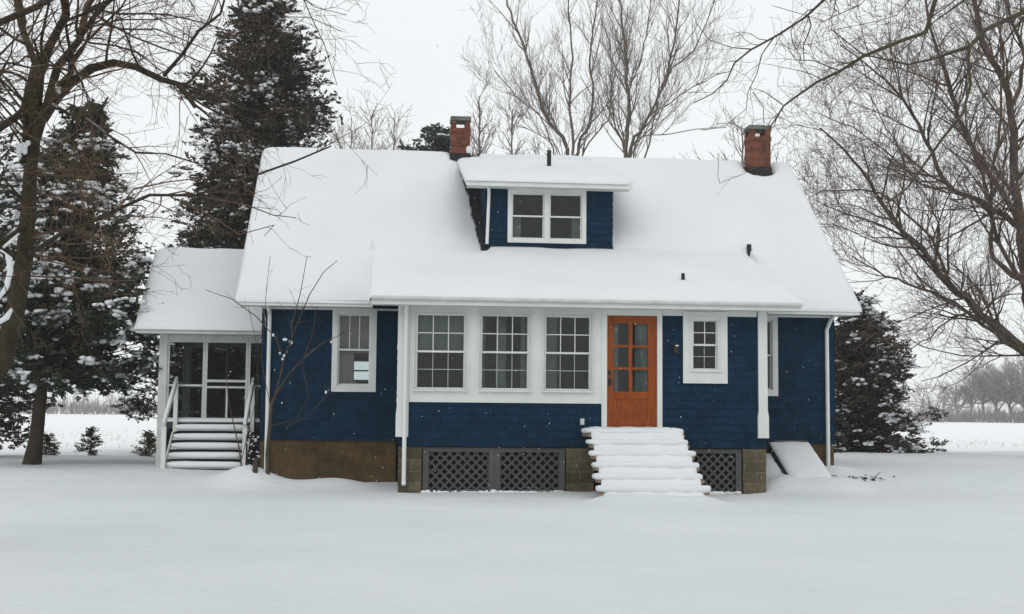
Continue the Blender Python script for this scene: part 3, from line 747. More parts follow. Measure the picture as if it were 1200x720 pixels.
def screen_bay(x0, x1, name='screen_panel', mid=2.02):
    b = MB(); y = SY0 + .02; s = .045
    b.box(x0, x0 + s, y, y + .05, DECK + .01, 2.859); b.box(x1 - s, x1, y, y + .05, DECK + .01, 2.859)
    b.box(x0 + s, x1 - s, y, y + .05, DECK + .01, DECK + .08); b.box(x0 + s, x1 - s, y, y + .05, 2.80, 2.859); b.box(x0 + s, x1 - s, y, y + .05, mid - .02, mid + .02)
    if name == 'screen_door':
        b.box(x0 + s, x1 - s, y, y + .05, mid + .10, mid + .15); xm = (x0 + x1) / 2 + .02; b.box(xm - .018, xm + .018, y, y + .05, DECK + .08, mid - .02)
    f = b.build(name, M['trimd'], house)
    p = MB(); p.quad((x0, y + .025, DECK + .05), (x1, y + .025, DECK + .05), (x1, y + .025, 2.84), (x0, y + .025, 2.84)); p.build('screen', M['screen'], f)
    return f
screen_bay(SX0 + .16, -8.02, mid=1.93); screen_bay(-7.16, SX1 - .01, mid=1.93); screen_bay(-8.02 + .004, -7.16 - .004, 'screen_door', 1.90)
b = MB(); y = SY1 - .06
for x in (-8.0, -7.3): b.box(x, x + .06, y, y + .05, DECK, 2.86)
b.box(SX0 + .1, SX1, y - .002, y + .048, 1.92, 1.97)
f = b.build('screen_panel', M['trimd'], house)
p = MB(); p.quad((SX0 + .05, y + .02, DECK), (SX1, y + .02, DECK), (SX1, y + .02, 2.86), (SX0 + .05, y + .02, 2.86)); p.quad((SX0 + .06, SY0 + .1, DECK), (SX0 + .06, SY1, DECK), (SX0 + .06, SY1, 2.86), (SX0 + .06, SY0 + .1, 2.86)); p.build('screen', M['screen'], f)
b = MB(); b.quad((SX0, SY0, 2.95), (SX1, SY0, 2.95), (SX1, SY1, 2.95), (SX0, SY1, 2.95)); b.build('porch_ceiling', M['deckd'], house)
b = MB(); b.lump(((SX0 + SX1) / 2, SY0 + .05, DECK + .02), (1.05, .10, .035), .5, 30, 6, .01); b.build('snow_strip', M['snowb'], house, True)

# ================================================================== things at the house
# front steps
st = empty('front_steps', 'wooden front steps under thick pillows of snow, leading to the orange door', 'steps', (OX, OY, 0), PSI)
tops = [1.09, .91, .73, .55, .37, .19]
for k, z in enumerate(tops):
    xa, xb = -.90 - .005 * k, .76 + .02 * k
    ya = -.88 - .26 * k; yb = -.08 if k == 0 else ya + .30
    t = MB(); t.box(xa, xb, ya, yb, z - .05, z); to = t.build('tread', M['tread'], st)
    s = MB(); x0_, x1_ = xa - .055 + rnd.uniform(-.015, .015), xb + .0 + rnd.uniform(-.02, .03)
    s.lump(((x0_ + x1_) / 2, (ya + yb) / 2 - .03, z + .045), ((x1_ - x0_) / 2, (yb - ya) / 2 + .05 + rnd.uniform(-.01, .015), .058 + rnd.uniform(-.008, .008)), .42, 56, 12, .024, k * 3.1)
    s.build('snow_cover', M['snow'], to, True)
    if k: r = MB(); r.box(xa + .06, xb - .06, yb - .02, yb + .005, z, tops[k - 1] - .05); r.build('riser', M['tread'], st)
def steps_drape():
    b = MB(); nx, ny = 46, 90; xa, xb, ya, yb = -.86, .70, -2.36, -.06
    for j in range(ny + 1):
        y = yb + (ya - yb) * j / ny
        for i in range(nx + 1):
            u = i / nx; x = xa + (xb - xa) * u + .10 * (j / ny) * (u - .15)
            soft = .055 + .16 * sstep(1.0, .55, u) * sstep(-.02, .18, u) + .05 * fbm(x * 2, y * 2, 4, 2)
            z = tops[0]
            for k in range(1, 6): z -= (tops[k - 1] - tops[k]) * sstep(-.5, .5, (-.93 - .26 * (k - 1) - y - .02) / max(.05, 2 * soft))
            dpt = .118 * min(1, min(u, 1 - u) / .07) ** .5 + .022 * fbm(x * 4, y * 5, 8, 3)
            z -= .17 * sstep(ya + .25, ya, y)
            b.v.append((x, y, z + dpt - .01))
            if i and j: a = j * (nx + 1) + i; b.f.append((a, a - 1, a - nx - 2, a - nx - 1))
    b.build('snow_cover', M['snow'], st, True)
steps_drape()
for x in (-.70, .60):
    b = MB(); b.prism([(-.10, 1.03), (-.82, 1.03), (-2.1, .14), (-2.1, -.1), (-1.6, -.1), (-.10, .7)], 0, x, x + .045); b.build('stringer', M['deckd'], st)
# side steps
ss = empty('side_steps', 'white side steps with two handrails up to the screened porch', 'steps', (OX, OY, 0), PSI)
X0, X1 = -8.60, -7.02
n = 5
for k in range(n):
    z = 1.06 - .175 * k; ya = 3.52 - .26 * k
    t = MB(); t.box(X0 + .07, X1 - .07, ya, ya + .26, z - .04, z); to = t.build('tread', M['trimd'], ss)
    s = MB(); s.lump(((X0 + X1) / 2, ya + .10, z + .035), ((X1 - X0) / 2 - .07, .175, .058), .45, 36, 8, .008, k); s.build('snow_cover', M['snowb'], to, True)
for x in (X0, X1 - .06):
    b = MB(); b.prism([(3.78, 1.0), (3.50, 1.0), (2.40, .24), (2.40, -.05), (2.7, -.05), (3.78, .6)], 0, x + .012, x + .048); b.build('stringer', M['trimd'], ss)
    b = MB(); b.box(x, x + .085, 2.38, 2.46, -.05, 1.12); b.box(x, x + .08, 3.68, 3.76, 1.0, 2.02); b.build('rail_post', M['trim'], ss)
    b = MB(); b.bar((x + .04, 2.36, 1.14), (x + .04, 3.74, 2.02), .09, .06, (1, 0, 0)); hr = b.build('handrail', M['trim'], ss)
    s = MB(); s.tube([(x + .04, 2.36, 1.185), (x + .04, 3.05, 1.635), (x + .04, 3.74, 2.075)], [.035, .042, .035], 8); s.build('snow_cover', M['snow'], hr, True)
# dark trellis beside the side steps
tr = empty('trellis', 'dark snow-flecked trellis panel standing beside the side steps', 'trellis', (OX, OY, 0), PSI)
lattice(-6.98, -6.70, .15, .98, 2.1, tr, M['black'], .03, .09, .03)
b = MB(); rr = random.Random(3)
for k in range(46): b.lump((rr.uniform(-6.96, -6.72), 2.08, rr.uniform(.25, .95)), (.018, .01, .012), .9, 6, 4)
b.build('snow_flecks', M['snow'], tr, True)
# cellar bulkhead
bh = empty('cellar_bulkhead', 'sloping snow-covered cellar hatch against the blue wall', 'cellar hatch', (OX, OY, 0), PSI)
b = MB()
for x in (3.10, 3.84): b.prism([(.55, -.1), (.55, .20), (1.95, .86), (1.95, -.1)], 0, x, x + .05)
b.box(3.15, 3.84, .55, .6, -.1, .2); b.build('side_wall', M['tar'], bh)
b = MB(); b.prism([(.36, .134), (1.97, .885), (1.97, .915), (.36, .164)], 0, 3.08, 3.90); dr = b.build('hatch_door', M['deckd'], bh)
hx = axis([(3.09, 3.15, .02), (3.15, 3.84, .06), (3.84, 3.90, .02)]); hy = axis([(.34, .6, .04), (.6, 1.86, .07), (1.86, 1.92, .02)])
snow_sheet('snow_cover', dr, hx, hy, lambda x, y: True, lambda x, y: .205 + .4665 * (y - .48), lambda x, y: max(.01, edge(min(x - 3.09, 3.9 - x, 1.93 - y), .015, .065, .05) + .012 * fbm(x * 3, y * 3, 3, 3)))
b = MB(); b.box(3.22, 3.86, 1.93, 1.975, .90, .95); b.build('hinge_board', M['lattice'], bh)

# ================================================================== VEGETATION
class Tubes:
    """many tapering branches batched into one mesh"""
    def __init__(s): s.b = {}; s.n = 0
    def add(s, pts, rad, sides):
        s.b.setdefault((len(pts), sides), []).append((pts, rad)); s.n += 1
    def mesh(s, name):
        V = []; Q = []; off = 0
        for (m, k), L in s.b.items():
            P = np.array([[tuple(p) for p in a[0]] for a in L], np.float64); Rr = np.array([a[1] for a in L], np.float64)
            T = np.empty_like(P); T[:, 1:-1] = P[:, 2:] - P[:, :-2]; T[:, 0] = P[:, 1] - P[:, 0]; T[:, -1] = P[:, -1] - P[:, -2]
            T /= np.linalg.norm(T, axis=2, keepdims=True) + 1e-9
            mean = (P[:, -1] - P[:, 0]); ref = np.zeros_like(mean); ax = np.argmin(np.abs(mean), axis=1); ref[np.arange(len(L)), ax] = 1
            A = np.cross(T, ref[:, None, :]); A /= np.linalg.norm(A, axis=2, keepdims=True) + 1e-9; B = np.cross(T, A)
            an = np.arange(k) * 2 * math.pi / k
            ring = P[:, :, None, :] + Rr[:, :, None, None] * (A[:, :, None, :] * np.cos(an)[None, None, :, None] + B[:, :, None, :] * np.sin(an)[None, None, :, None])
            V.append(ring.reshape(-1, 3)); N_ = len(L)
            base = (np.arange(N_)[:, None, None] * m + np.arange(m - 1)[None, :, None]) * k
            j = np.arange(k)[None, None, :]; j2 = (j + 1) % k
            q = np.stack([base + j, base + j2, base + k + j2, base + k + j], -1).reshape(-1, 4) + off
            Q.append(q); off += N_ * m * k
        return np_mesh(name, np.concatenate(V), np.concatenate(Q), True)

def sides_for(r): return 8 if r > .06 else 6 if r > .025 else 4 if r > .011 else 3
def resample(pts, step):
    """smooth a traced limb (Catmull-Rom) and return evenly spaced points with their fraction along it"""
    p = [Vector(a) for a in pts]; p = [p[0] * 2 - p[1]] + p + [p[-1] * 2 - p[-2]]; out = []
    for i in range(1, len(p) - 2):
        n = max(1, int((p[i + 1] - p[i]).length / step))
        for k in range(n):
            t = k / n; a, b, c, d = p[i - 1], p[i], p[i + 1], p[i + 2]
            out.append(0.5 * ((2 * b) + (c - a) * t + (2 * a - 5 * b + 4 * c - d) * t * t + (3 * b - a - 3 * c + d) * t ** 3))
    out.append(p[-2]); return out

class Bare:
    """a leafless tree: traced or grown limbs, then twigs to four orders"""
    def __init__(s, seed, P): s.r = random.Random(seed); s.P = P; s.big = Tubes(); s.twig = Tubes(); s.cut = P.get('cut', .02)
    def put(s, pts, rad):
        (s.big if rad[0] >= s.cut else s.twig).add(pts, rad, sides_for(rad[0]))
    def limb(s, pts, r0, r1, lev=0, t0=None, wob=.03, step=.35):
        pts = resample(pts, step); n = len(pts)
        q = []
        for i, p in enumerate(pts):
            k = 0 if i in (0,) else wob
            q.append(p + Vector((s.r.gauss(0, k), s.r.gauss(0, k), s.r.gauss(0, k))))
        rad = [r0 + (r1 - r0) * (i / (n - 1)) ** s.P.get('tap', .9) for i in range(n)]
        s.put(q, rad); s.kids(q, rad, lev, t0)
    def kids(s, pts, rad, lev, t0=None):
        P = s.P
        if lev >= len(P['len']): return
        seg = [(pts[i + 1] - pts[i]).length for i in range(len(pts) - 1)]; L = sum(seg)
        n = L * P['dens'][lev]; n = int(n) + (s.r.random() < n - int(n))
        a0 = P['t0'][lev] if t0 is None else t0
        for _ in range(n):
            t = s.r.uniform(a0, 1.0); d = t * L; i = 0
            while i < len(seg) - 1 and d > seg[i]: d -= seg[i]; i += 1
            f = min(1, d / max(seg[i], 1e-6)); p = pts[i].lerp(pts[i + 1], f); dr = (pts[i + 1] - pts[i]).normalized()
            r = rad[i] + (rad[i + 1] - rad[i]) * f
            az = Vector((s.r.gauss(0, 1), s.r.gauss(0, 1), s.r.gauss(0, 1) + P.get('upaz', 0))); pe = (az - dr * az.dot(dr)).normalized()
            an = R(s.r.uniform(*P['ang'])); cd_ = (dr * math.cos(an) + pe * math.sin(an)).normalized()
            cl = P['len'][lev] * s.r.uniform(.45, 1.25) * (1.15 - .5 * t); cr = min(r * .62, P['rad'][lev] * s.r.uniform(.75, 1.2))
            s.grow(p, cd_, cl, max(cr, P['rmin']), lev + 1)
    def grow(s, p, d, L, r, lev):
        P = s.P; m = P['seg'][min(lev, len(P['seg']) - 1)]; st = L / m; pts = [p.copy()]; rad = [r]
        tr = P['trop'][min(lev, len(P['trop']) - 1)]; wg = P['wig'][min(lev, len(P['wig']) - 1)]
        for i in range(m):
            d = (d + Vector((s.r.gauss(0, wg), s.r.gauss(0, wg), s.r.gauss(0, wg) + tr))).normalized()
            p = p + d * st; pts.append(p.copy()); rad.append(max(P['rmin'] * .6, r * (1 - .75 * (i + 1) / m)))
        s.put(pts, rad); s.kids(pts, rad, lev)
    def build(s, name, label, mbig, mtwig, group=None, cat='tree', bigname='trunk', base=None):
        if s.big.n:
            o = link(name, s.big.mesh(name), mbig); tag(o, label, cat, group)
            if s.twig.n: link('crown', s.twig.mesh('crown'), mtwig, o)
        else:
            o = link(name, s.twig.mesh(name), mtwig); tag(o, label, cat, group)
        return o
def trace(seq):
    """[(px, py, depth), ...] -> world points"""
    return [W(*a) for a in seq]
def gp(x, y, dz=-.15): return Vector((x, y, ground_z(x, y) + dz))

def twig_mat(name, c):
    m, nt, b = nodes(name); b.inputs['Base Color'].default_value = (*c, 1); b.inputs['Roughness'].default_value = .9; b.inputs['Specular IOR Level'].default_value = .1
    n = noise_n(nt, objco(nt), 1.1, 3); nt.links.new(ramp(nt, n, [(.3, tuple(x * .7 for x in c)), (.7, tuple(x * 1.3 for x in c))]), b.inputs['Base Color']); return m
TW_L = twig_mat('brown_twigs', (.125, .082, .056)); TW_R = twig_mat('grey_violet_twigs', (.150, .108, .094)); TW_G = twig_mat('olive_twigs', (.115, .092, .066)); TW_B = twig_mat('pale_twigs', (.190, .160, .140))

# ---- the near tree at the left
PL = dict(len=(1.7, .95, .5, .28), dens=(3.2, 3.4, 4.0, 3.0), rad=(.016, .008, .0045, .003), t0=(.10, .15, .15, .2), ang=(28, 70), seg=(6, 6, 5, 4, 3), trop=(0, .02, -.03, -.04, -.02), wig=(0, .17, .20, .23, .24), rmin=.0026, cut=.013)
t = Bare(11, PL); D = 13.0
foot = gp(W(-75, 640, D).x, D)
trunk = [foot] + trace([(-72, 560, D), (-40, 480, D), (2, 418, D), (22, 365, D), (29, 300, D), (31, 250, D), (37, 205, D), (46, 160, D), (55, 126, D), (66, 96, D + .05)])
t.limb(trunk, .175, .04, 9)
t.limb(trace([(30, 190, D), (33, 150, D), (33, 120, D), (36, 78, D + .3), (24, 28, D + .6), (10, -30, D + .8), (-6, -120, D + 1.2)]), .055, .024, 0, .2)
t.limb(trace([(40, 150, D), (42, 85, D - .1), (60, 50, D - .3), (72, 22, D - .5), (80, -10, D - .7), (92, -80, D - 1), (98, -170, D - 1.2)]), .060, .025, 0, .15)
t.limb(trace([(54, 128, D), (72, 80, D + .1), (88, 42, D + .4), (104, 10, D + .7), (122, -25, D + .9), (150, -90, D + 1.4), (175, -180, D + 2)]), .046, .018, 0, .15)
t.limb(trace([(62, 108, D), (90, 62, D - .5), (112, 28, D - .9), (135, -8, D - 1.2), (175, -70, D - 1.6)]), .036, .016, 0, .15)
t.limb(trace([(50, 140, D), (64, 113, D), (84, 95, D - .1), (108, 80, D - .3), (134, 76, D - .45), (160, 78, D - .6), (190, 90, D - .8), (208, 98, D - .9), (220, 110, D - 1.0), (229, 126, D - 1.0)]), .056, .022, 0, .25, .012)
t.limb(trace([(192, 89, D - .8), (216, 68, D - .9), (238, 44, D - 1.1), (256, 16, D - 1.2), (268, -14, D - 1.3), (276, -70, D - 1.5)]), .021, .008, 1)
t.limb(trace([(216, 68, D - .9), (219, 44, D - .95), (221, 28, D - 1)]), .009, .005, 2)
t.limb(trace([(-40, 470, D), (-30, 200, D + .2), (-28, 120, D + .2), (0, 24, D - .6), (36, 10, D - .9), (70, -6, D - 1.2), (130, -40, D - 1.6)]), .065, .026, 0, .4)
t.limb(trace([(-30, 190, D), (0, 142, D - .4), (24, 130, D - .6), (40, 108, D - .8), (62, 60, D - 1)]), .04, .012, 0, .2)
t.limb(trace([(58, 120, D), (98, 140, D - .5), (130, 160, D - .8), (160, 173, D - 1.1), (195, 183, D - 1.3), (232, 190, D - 1.5)]), .022, .006, 1, .2)
t.limb(trace([(30, 300, D), (70, 277, D - .8), (108, 261, D - 1.2), (140, 243, D - 1.5), (172, 233, D - 1.8), (228, 229, D - 2.2), (292, 205, D - 2.6), (342, 187, D - 2.9), (388, 169, D - 3.1)]), .026, .006, 1, .25, .015)
t.limb(trace([(140, 243, D - 1.5), (162, 219, D - 1.6), (195, 212, D - 1.7), (232, 208, D - 1.9)]), .012, .004, 2)
t.limb(trace([(228, 229, D - 2.2), (282, 236, D - 2.5), (318, 246, D - 2.7), (345, 257, D - 2.8)]), .009, .003, 2)
t.limb(trace([(200, 231, D - 2.0), (276, 262, D - 2.4), (310, 268, D - 2.5), (318, 276, D - 2.6)]), .008, .003, 2)
t.limb(trace([(32, 260, D), (0, 300, D - .5), (-40, 310, D - .8), (-90, 290, D - 1)]), .04, .012, 0, .2)
for k in range(15):                                                # low hanging spray round the trunk
    y0 = t.r.uniform(190, 330); e = t.r.uniform(60, 175); dd = t.r.uniform(-1.6, 1.2)
    t.limb(trace([(30, y0, D), (30 + e * .45, y0 - 4 + t.r.uniform(-12, 16), D + dd * .5), (30 + e, y0 + t.r.uniform(-6, 34), D + dd)]), .011, .004, 1, .15)
for k in range(8):
    y0 = t.r.uniform(60, 200); dd = t.r.uniform(-2.5, 1.5)
    t.limb(trace([(32, y0 + 60, D), (-10, y0 + 10, D + dd * .5), (-70, y0 - 40, D + dd)]), .014, .004, 1, .15)
for (x1, y1, x2, y2, x3, y3) in ((104, 10, 200, 20, 300, 40), (122, -25, 250, -5, 400, 36), (150, -90, 300, -20, 410, 20), (120, 28, 180, 38, 262, 62), (80, 60, 140, 20, 230, 18), (122, -25, 210, -30, 330, -2), (175, -180, 330, -60, 392, 100), (88, 42, 160, 60, 235, 150)):
    t.limb(trace([(x1, y1, D + .3), (x2, y2, D - .4), (x3, y3, D - .9)]), .014, .003, 1, .1)
near_left = t.build('maple_tree', 'bare dark tree at the left edge with one bough arching right', M['bark'], TW_L)
# snow lodged in its crotches and on the low limb at the frame edge
b = MB(); 
for k in range(9): b.lump(W(26 + t.r.gauss(0, 3), 172 + t.r.gauss(0, 4), D - .13), (.018 + .02 * t.r.random(), .03, .015 + .02 * t.r.random()), .9, 8, 5, .015, k)

c = W(70, 104, D - .05); b.lump(c, (.05, .04, .06), .9, 10, 6, .02, 3)
b.tube(trace([(-8, 292, D - .55), (2, 297, D - .6), (11, 304, D - .62), (12, 318, D - .62), (7, 338, D - .6), (-3, 352, D - .6)]), [.022, .030, .033, .030, .025, .018], 8)
b.tube(trace([(-4, 380, D - .4), (8, 372, D - .4), (14, 362, D - .4)]), [.02, .03, .015], 6)
b.tube(trace([(4, 290, D - .55), (14, 282, D - .5), (22, 274, D - .4)]), [.014, .018, .01], 6)
b.build('snow_clump', M['snowb'], near_left, True)

# ---- the big tree at the right
PR = dict(len=(2.9, 1.6, .78, .36), dens=(2.4, 2.8, 3.6, 3.8), rad=(.034, .016, .0085, .0062), t0=(.08, .12, .1, .15), ang=(22, 58), seg=(6, 6, 5, 4, 3), trop=(0, .05, .05, .06, .06), wig=(0, .14, .18, .22, .24), rmin=.0056, cut=.024, upaz=.25)
t = Bare(23, PR); D = 36.0
tx = W(1222, 500, D).x; foot = gp(tx, D)
t.limb([foot] + trace([(1226, 470, D), (1220, 415, D), (1212, 360, D), (1204, 320, D)]), .42, .26, 9)
t.limb(trace([(1222, 430, D), (1198, 408, D - .4), (1150, 366, D - 1.2), (1112, 332, D - 1.8), (1078, 292, D - 2.4), (1050, 260, D - 3.0), (1020, 214, D - 3.5), (990, 176, D - 4.0), (962, 150, D - 4.4)]), .16, .02, 0, .12)
t.limb(trace([(1222, 440, D), (1196, 412, D - 1), (1150, 380, D - 2), (1110, 348, D - 3), (1072, 335, D - 3.8), (1038, 322, D - 4.5), (1000, 302, D - 5)]), .085, .015, 0, .1)
t.limb(trace([(1112, 332, D - 1.8), (1090, 280, D - 1.5), (1060, 248, D - 1.2), (1030, 228, D - 1), (985, 222, D - .8), (945, 232, D - .6)]), .05, .012, 0, .1)
t.limb(trace([(1204, 320, D), (1200, 272, D + .3), (1165, 244, D + .2), (1120, 225, D), (1099, 195, D - .3), (1076, 146, D - .6), (1050, 108, D - .9), (1016, 76, D - 1.2), (985, 52, D - 1.4)]), .115, .016, 0, .15)
t.limb(trace([(1204, 330, D), (1193, 250, D - .2), (1189, 190, D - .3), (1183, 128, D - .2), (1176, 96, D), (1152, 52, D + .2), (1144, 2, D + .4), (1136, -70, D + .5)]), .17, .05, 0, .2)
t.limb(trace([(1204, 320, D), (1196, 262, D + 1), (1160, 205, D + 1.4), (1128, 150, D + 1.7), (1112, 96, D + 2), (1092, 40, D + 2.2), (1080, -30, D + 2.4)]), .11, .03, 0, .15)
t.limb(trace([(1204, 330, D), (1162, 300, D + .6), (1162, 262, D + .9), (1160, 230, D + 1), (1140, 180, D + 1.4), (1128, 150, D + 1.5)]), .085, .03, 0, .2)
t.limb(trace([(1215, 400, D), (1195, 330, D - 1.5), (1180, 300, D - 1.8), (1163, 262, D - 2), (1160, 220, D - 2.2), (1168, 170, D - 2.3), (1176, 100, D - 2.4), (1170, 20, D - 2.5)]), .08, .02, 0, .2)
t.limb(trace([(1183, 128, D - .2), (1202, 70, D - .6), (1180, 10, D - 1), (1176, -60, D - 1)]), .07, .03, 0, .1)
t.limb(trace([(1120, 225, D), (1080, 215, D + .8), (1040, 180, D + 1.4), (1000, 150, D + 2), (950, 130, D + 2.5)]), .04, .01, 0, .1)
t.limb(trace([(1150, 366, D - 1.2), (1120, 372, D - 1.6), (1080, 400, D - 2.2), (1052, 418, D - 2.6), (1030, 424, D - 3)]), .03, .006, 1, .1)
t.limb(trace([(1150, 366, D - 1.2), (1170, 350, D - 1), (1200, 345, D - .6), (1230, 352, D)]), .03, .006, 1, .1)
t.limb(trace([(1078, 292, D - 2.4), (1030, 286, D - 2.2), (990, 268, D - 2), (955, 262, D - 1.8)]), .028, .008, 0, .1)
t.limb(trace([(1050, 260, D - 3), (1060, 200, D - 3.4), (1040, 150, D - 3.8), (1020, 110, D - 4)]), .03, .008, 0, .1)
t.limb(trace([(1212, 360, D), (1250, 300, D + .4), (1300, 200, D + .8), (1330, 60, D + 1)]), .16, .04, 0, .2)
big_right = t.build('maple_tree', 'large bare tree at the right edge with low limbs spreading toward the roof', M['barkr'], TW_R)
print('right tree', t.big.n, t.twig.n)

# ---- near branches hanging into the top right: a tree that stands out of frame beside the camera
PN = dict(len=(.75, .42, .22), dens=(4.2, 4.0, 4.0), rad=(.0055, .0034, .0022), t0=(.08, .12, .15), ang=(30, 75), seg=(7, 6, 5, 4), trop=(0, -.02, -.02, 0), wig=(0, .24, .26, .26), rmin=.0018, cut=.006, tap=.45)
t = Bare(31, PN); D = 9.5
foot = gp(6.6, 8.2)
t.limb([foot, foot + Vector((.05, 0, 2)), foot + Vector((-.05, .1, 4)), foot + Vector((-.2, .2, 6)), foot + Vector((-.1, .3, 8))], .20, .08, 9)
hub = foot + Vector((-.08, .1, 4.6)); hub2 = foot + Vector((-.2, .2, 5.9))
t.limb([hub] + trace([(1240, -95, 8.7), (1150, -70, 9), (1098, -8, 9.2), (1082, 34, 9.3), (1058, 48, 9.4), (1018, 66, 9.5), (985, 84, 9.5), (958, 98, 9.6), (930, 114, 9.6), (917, 123, 9.6), (909, 138, 9.6), (904, 148, 9.65)]), .05, .0055, 0, .35, .012)
t.limb([hub2] + trace([(1180, -180, 9.6), (1030, -100, 9.9), (985, -22, 10), (966, 2, 10.1), (944, 20, 10.2), (910, 41, 10.3), (880, 58, 10.4), (858, 76, 10.5), (850, 92, 10.6), (836, 108, 10.7), (812, 118, 10.8)]), .045, .004, 0, .45, .01)
t.limb(trace([(880, 58, 10.4), (856, 54, 10.3), (838, 42, 10.2), (820, 24, 10.1)]), .007, .003, 2)
t.limb(trace([(908, 42, 10.3), (894, 60, 10.2), (893, 82, 10.2), (882, 108, 10.1), (868, 132, 10.1), (852, 146, 10.1)]), .008, .003, 1, .3)
t.limb(trace([(882, 108, 10.1), (886, 124, 10.1), (887, 140, 10.05), (880, 152, 10), (862, 152, 10), (846, 144, 10)]), .005, .0025, 2)
t.limb(trace([(917, 123, 9.6), (900, 110, 9.5), (890, 97, 9.5)]), .006, .003, 2)
t.limb(trace([(904, 148, 9.65), (890, 196, 9.7), (868, 210, 9.75), (844, 216, 9.8)]), .005, .002, 2, .3)
t.limb(trace([(844, 216, 9.8), (838, 200, 9.8), (836, 180, 9.8)]), .003, .002, 3)
t.limb(trace([(985, 84, 9.5), (960, 80, 9.3), (936, 68, 9.2), (920, 58, 9.1)]), .007, .003, 1)
t.limb(trace([(948, 20, 10.2), (948, 36, 10.1), (940, 52, 10.1), (936, 66, 10)]), .008, .004, 1)
for s in ([(1240, -60, 8.5), (1205, 10, 8.4), (1178, 26, 8.4), (1155, 34, 8.4), (1137, 53, 8.4), (1132, 68, 8.4), (1138, 100, 8.5), (1130, 130, 8.5), (1106, 164, 8.5), (1082, 192, 8.6), (1064, 222, 8.6), (1040, 236, 8.6)],):
    t.limb([hub2] + trace(s), .045, .006, 1, .4, .012)
t.limb(trace([(1135, 55, 8.4), (1100, 70, 8.6), (1060, 74, 8.8), (1010, 60, 9), (975, 30, 9.2)]), .014, .004, 0, .1)
for s in ([(1200, -120, 9), (1100, -40, 9.3), (1060, 10, 9.5), (1020, 30, 9.6), (970, 34, 9.8)], [(1200, -120, 8.6), (1120, -20, 8.4), (1090, 40, 8.3), (1070, 90, 8.2), (1030, 130, 8.2)], [(1150, -70, 9), (1040, -30, 9.4), (1000, 4, 9.6), (960, 14, 9.8), (900, 4, 10)], [(1200, 20, 8.6), (1160, 70, 8.8), (1200, 80, 9), (1240, 60, 9)], [(1230, 50, 8.9), (1190, 80, 9), (1150, 108, 9.1), (1100, 140, 9.2)], [(1130, 0, 9.6), (1100, 30, 9.7), (1050, 60, 9.8), (1000, 96, 9.9), (975, 120, 10)]):
    t.limb(trace(s), .011, .0025, 0, .05, .035, .2)
t.build('hanging_branch_tree', 'olive barked tree whose thin branches hang into the top right above the chimney', M['barkg'], TW_G)

# ---- the two tall trees behind the house
PB = dict(len=(2.7, 1.6, .9, .45), dens=(1.5, 2.0, 2.6, 2.4), rad=(.036, .018, .010, .0075), t0=(.25, .12, .1, .15), ang=(16, 42), seg=(7, 6, 5, 4, 3), trop=(0, .09, .10, .10, .08), wig=(0, .10, .14, .18, .18), rmin=.0060, cut=.035, upaz=.5)
def back_tree(seed, D, base_px, stems, label):
    t = Bare(seed, PB); bx = W(base_px, 300, D).x; foot = gp(bx, D)
    top = W(base_px, 200, D)
    t.limb([foot, foot.lerp(top, .4), foot.lerp(top, .8)], .26, .16, 9)
    hub = foot.lerp(top, .8)
    for s, r in stems:
        t.limb([hub] + [W(x, y, D + dd) for x, y, dd in s], r * .68, .016, 0, .25)
    t.build('maple_tree', label, M['barkb'], TW_B, 'tall trees behind the ridge')
    print(label, t.big.n, t.twig.n)
back_tree(41, 52, 668, [
    ([(664, 176, 0), (648, 150, .4), (638, 130, .6), (628, 100, .8), (616, 60, 1), (600, 22, 1.4), (588, -30, 1.8), (580, -100, 2)], .15),
    ([(672, 170, -.4), (668, 130, -.8), (670, 80, -1), (668, 30, -1.2), (664, -40, -1.4)], .12),
    ([(678, 172, .3), (690, 148, .8), (695, 108, 1.2), (691, 60, 1.6), (700, 5, 2), (706, -60, 2.4)], .12),
    ([(640, 150, 0), (614, 122, -.6), (596, 102, -1.2), (580, 84, -1.8)], .06),
    ([(684, 178, .2), (712, 140, .6), (718, 100, 1), (728, 50, 1.4), (736, 10, 1.8)], .06),
    ([(655, 176, -.3), (632, 160, -1.2), (614, 150, -2), (598, 144, -2.6)], .05)], 'tall bare tree rising behind the dormer and left chimney')
back_tree(43, 50, 736, [
    ([(734, 176, 0), (737, 140, .2), (736, 100, .4), (732, 50, .6), (726, 0, .8), (722, -60, 1)], .16),
    ([(738, 176, -.3), (756, 144, -.8), (778, 100, -1.4), (788, 60, -1.8), (796, 10, -2.2), (806, -50, -2.6)], .13),
    ([(732, 178, .4), (722, 150, 1), (716, 110, 1.4), (716, 60, 1.8), (704, 20, 2)], .08),
    ([(748, 158, -.2), (786, 120, .8), (812, 104, 1.4), (850, 84, 2)], .06),
    ([(742, 170, .2), (780, 158, 1.2), (818, 152, 2), (850, 150, 2.6)], .05),
    ([(778, 100, -1.4), (812, 60, -2), (832, 20, -2.4), (848, -30, -2.8)], .06),
    ([(737, 120, .2), (752, 70, .9), (760, 20, 1.4), (766, -50, 1.8)], .08)], 'tall bare tree rising behind the ridge between dormer and right chimney')

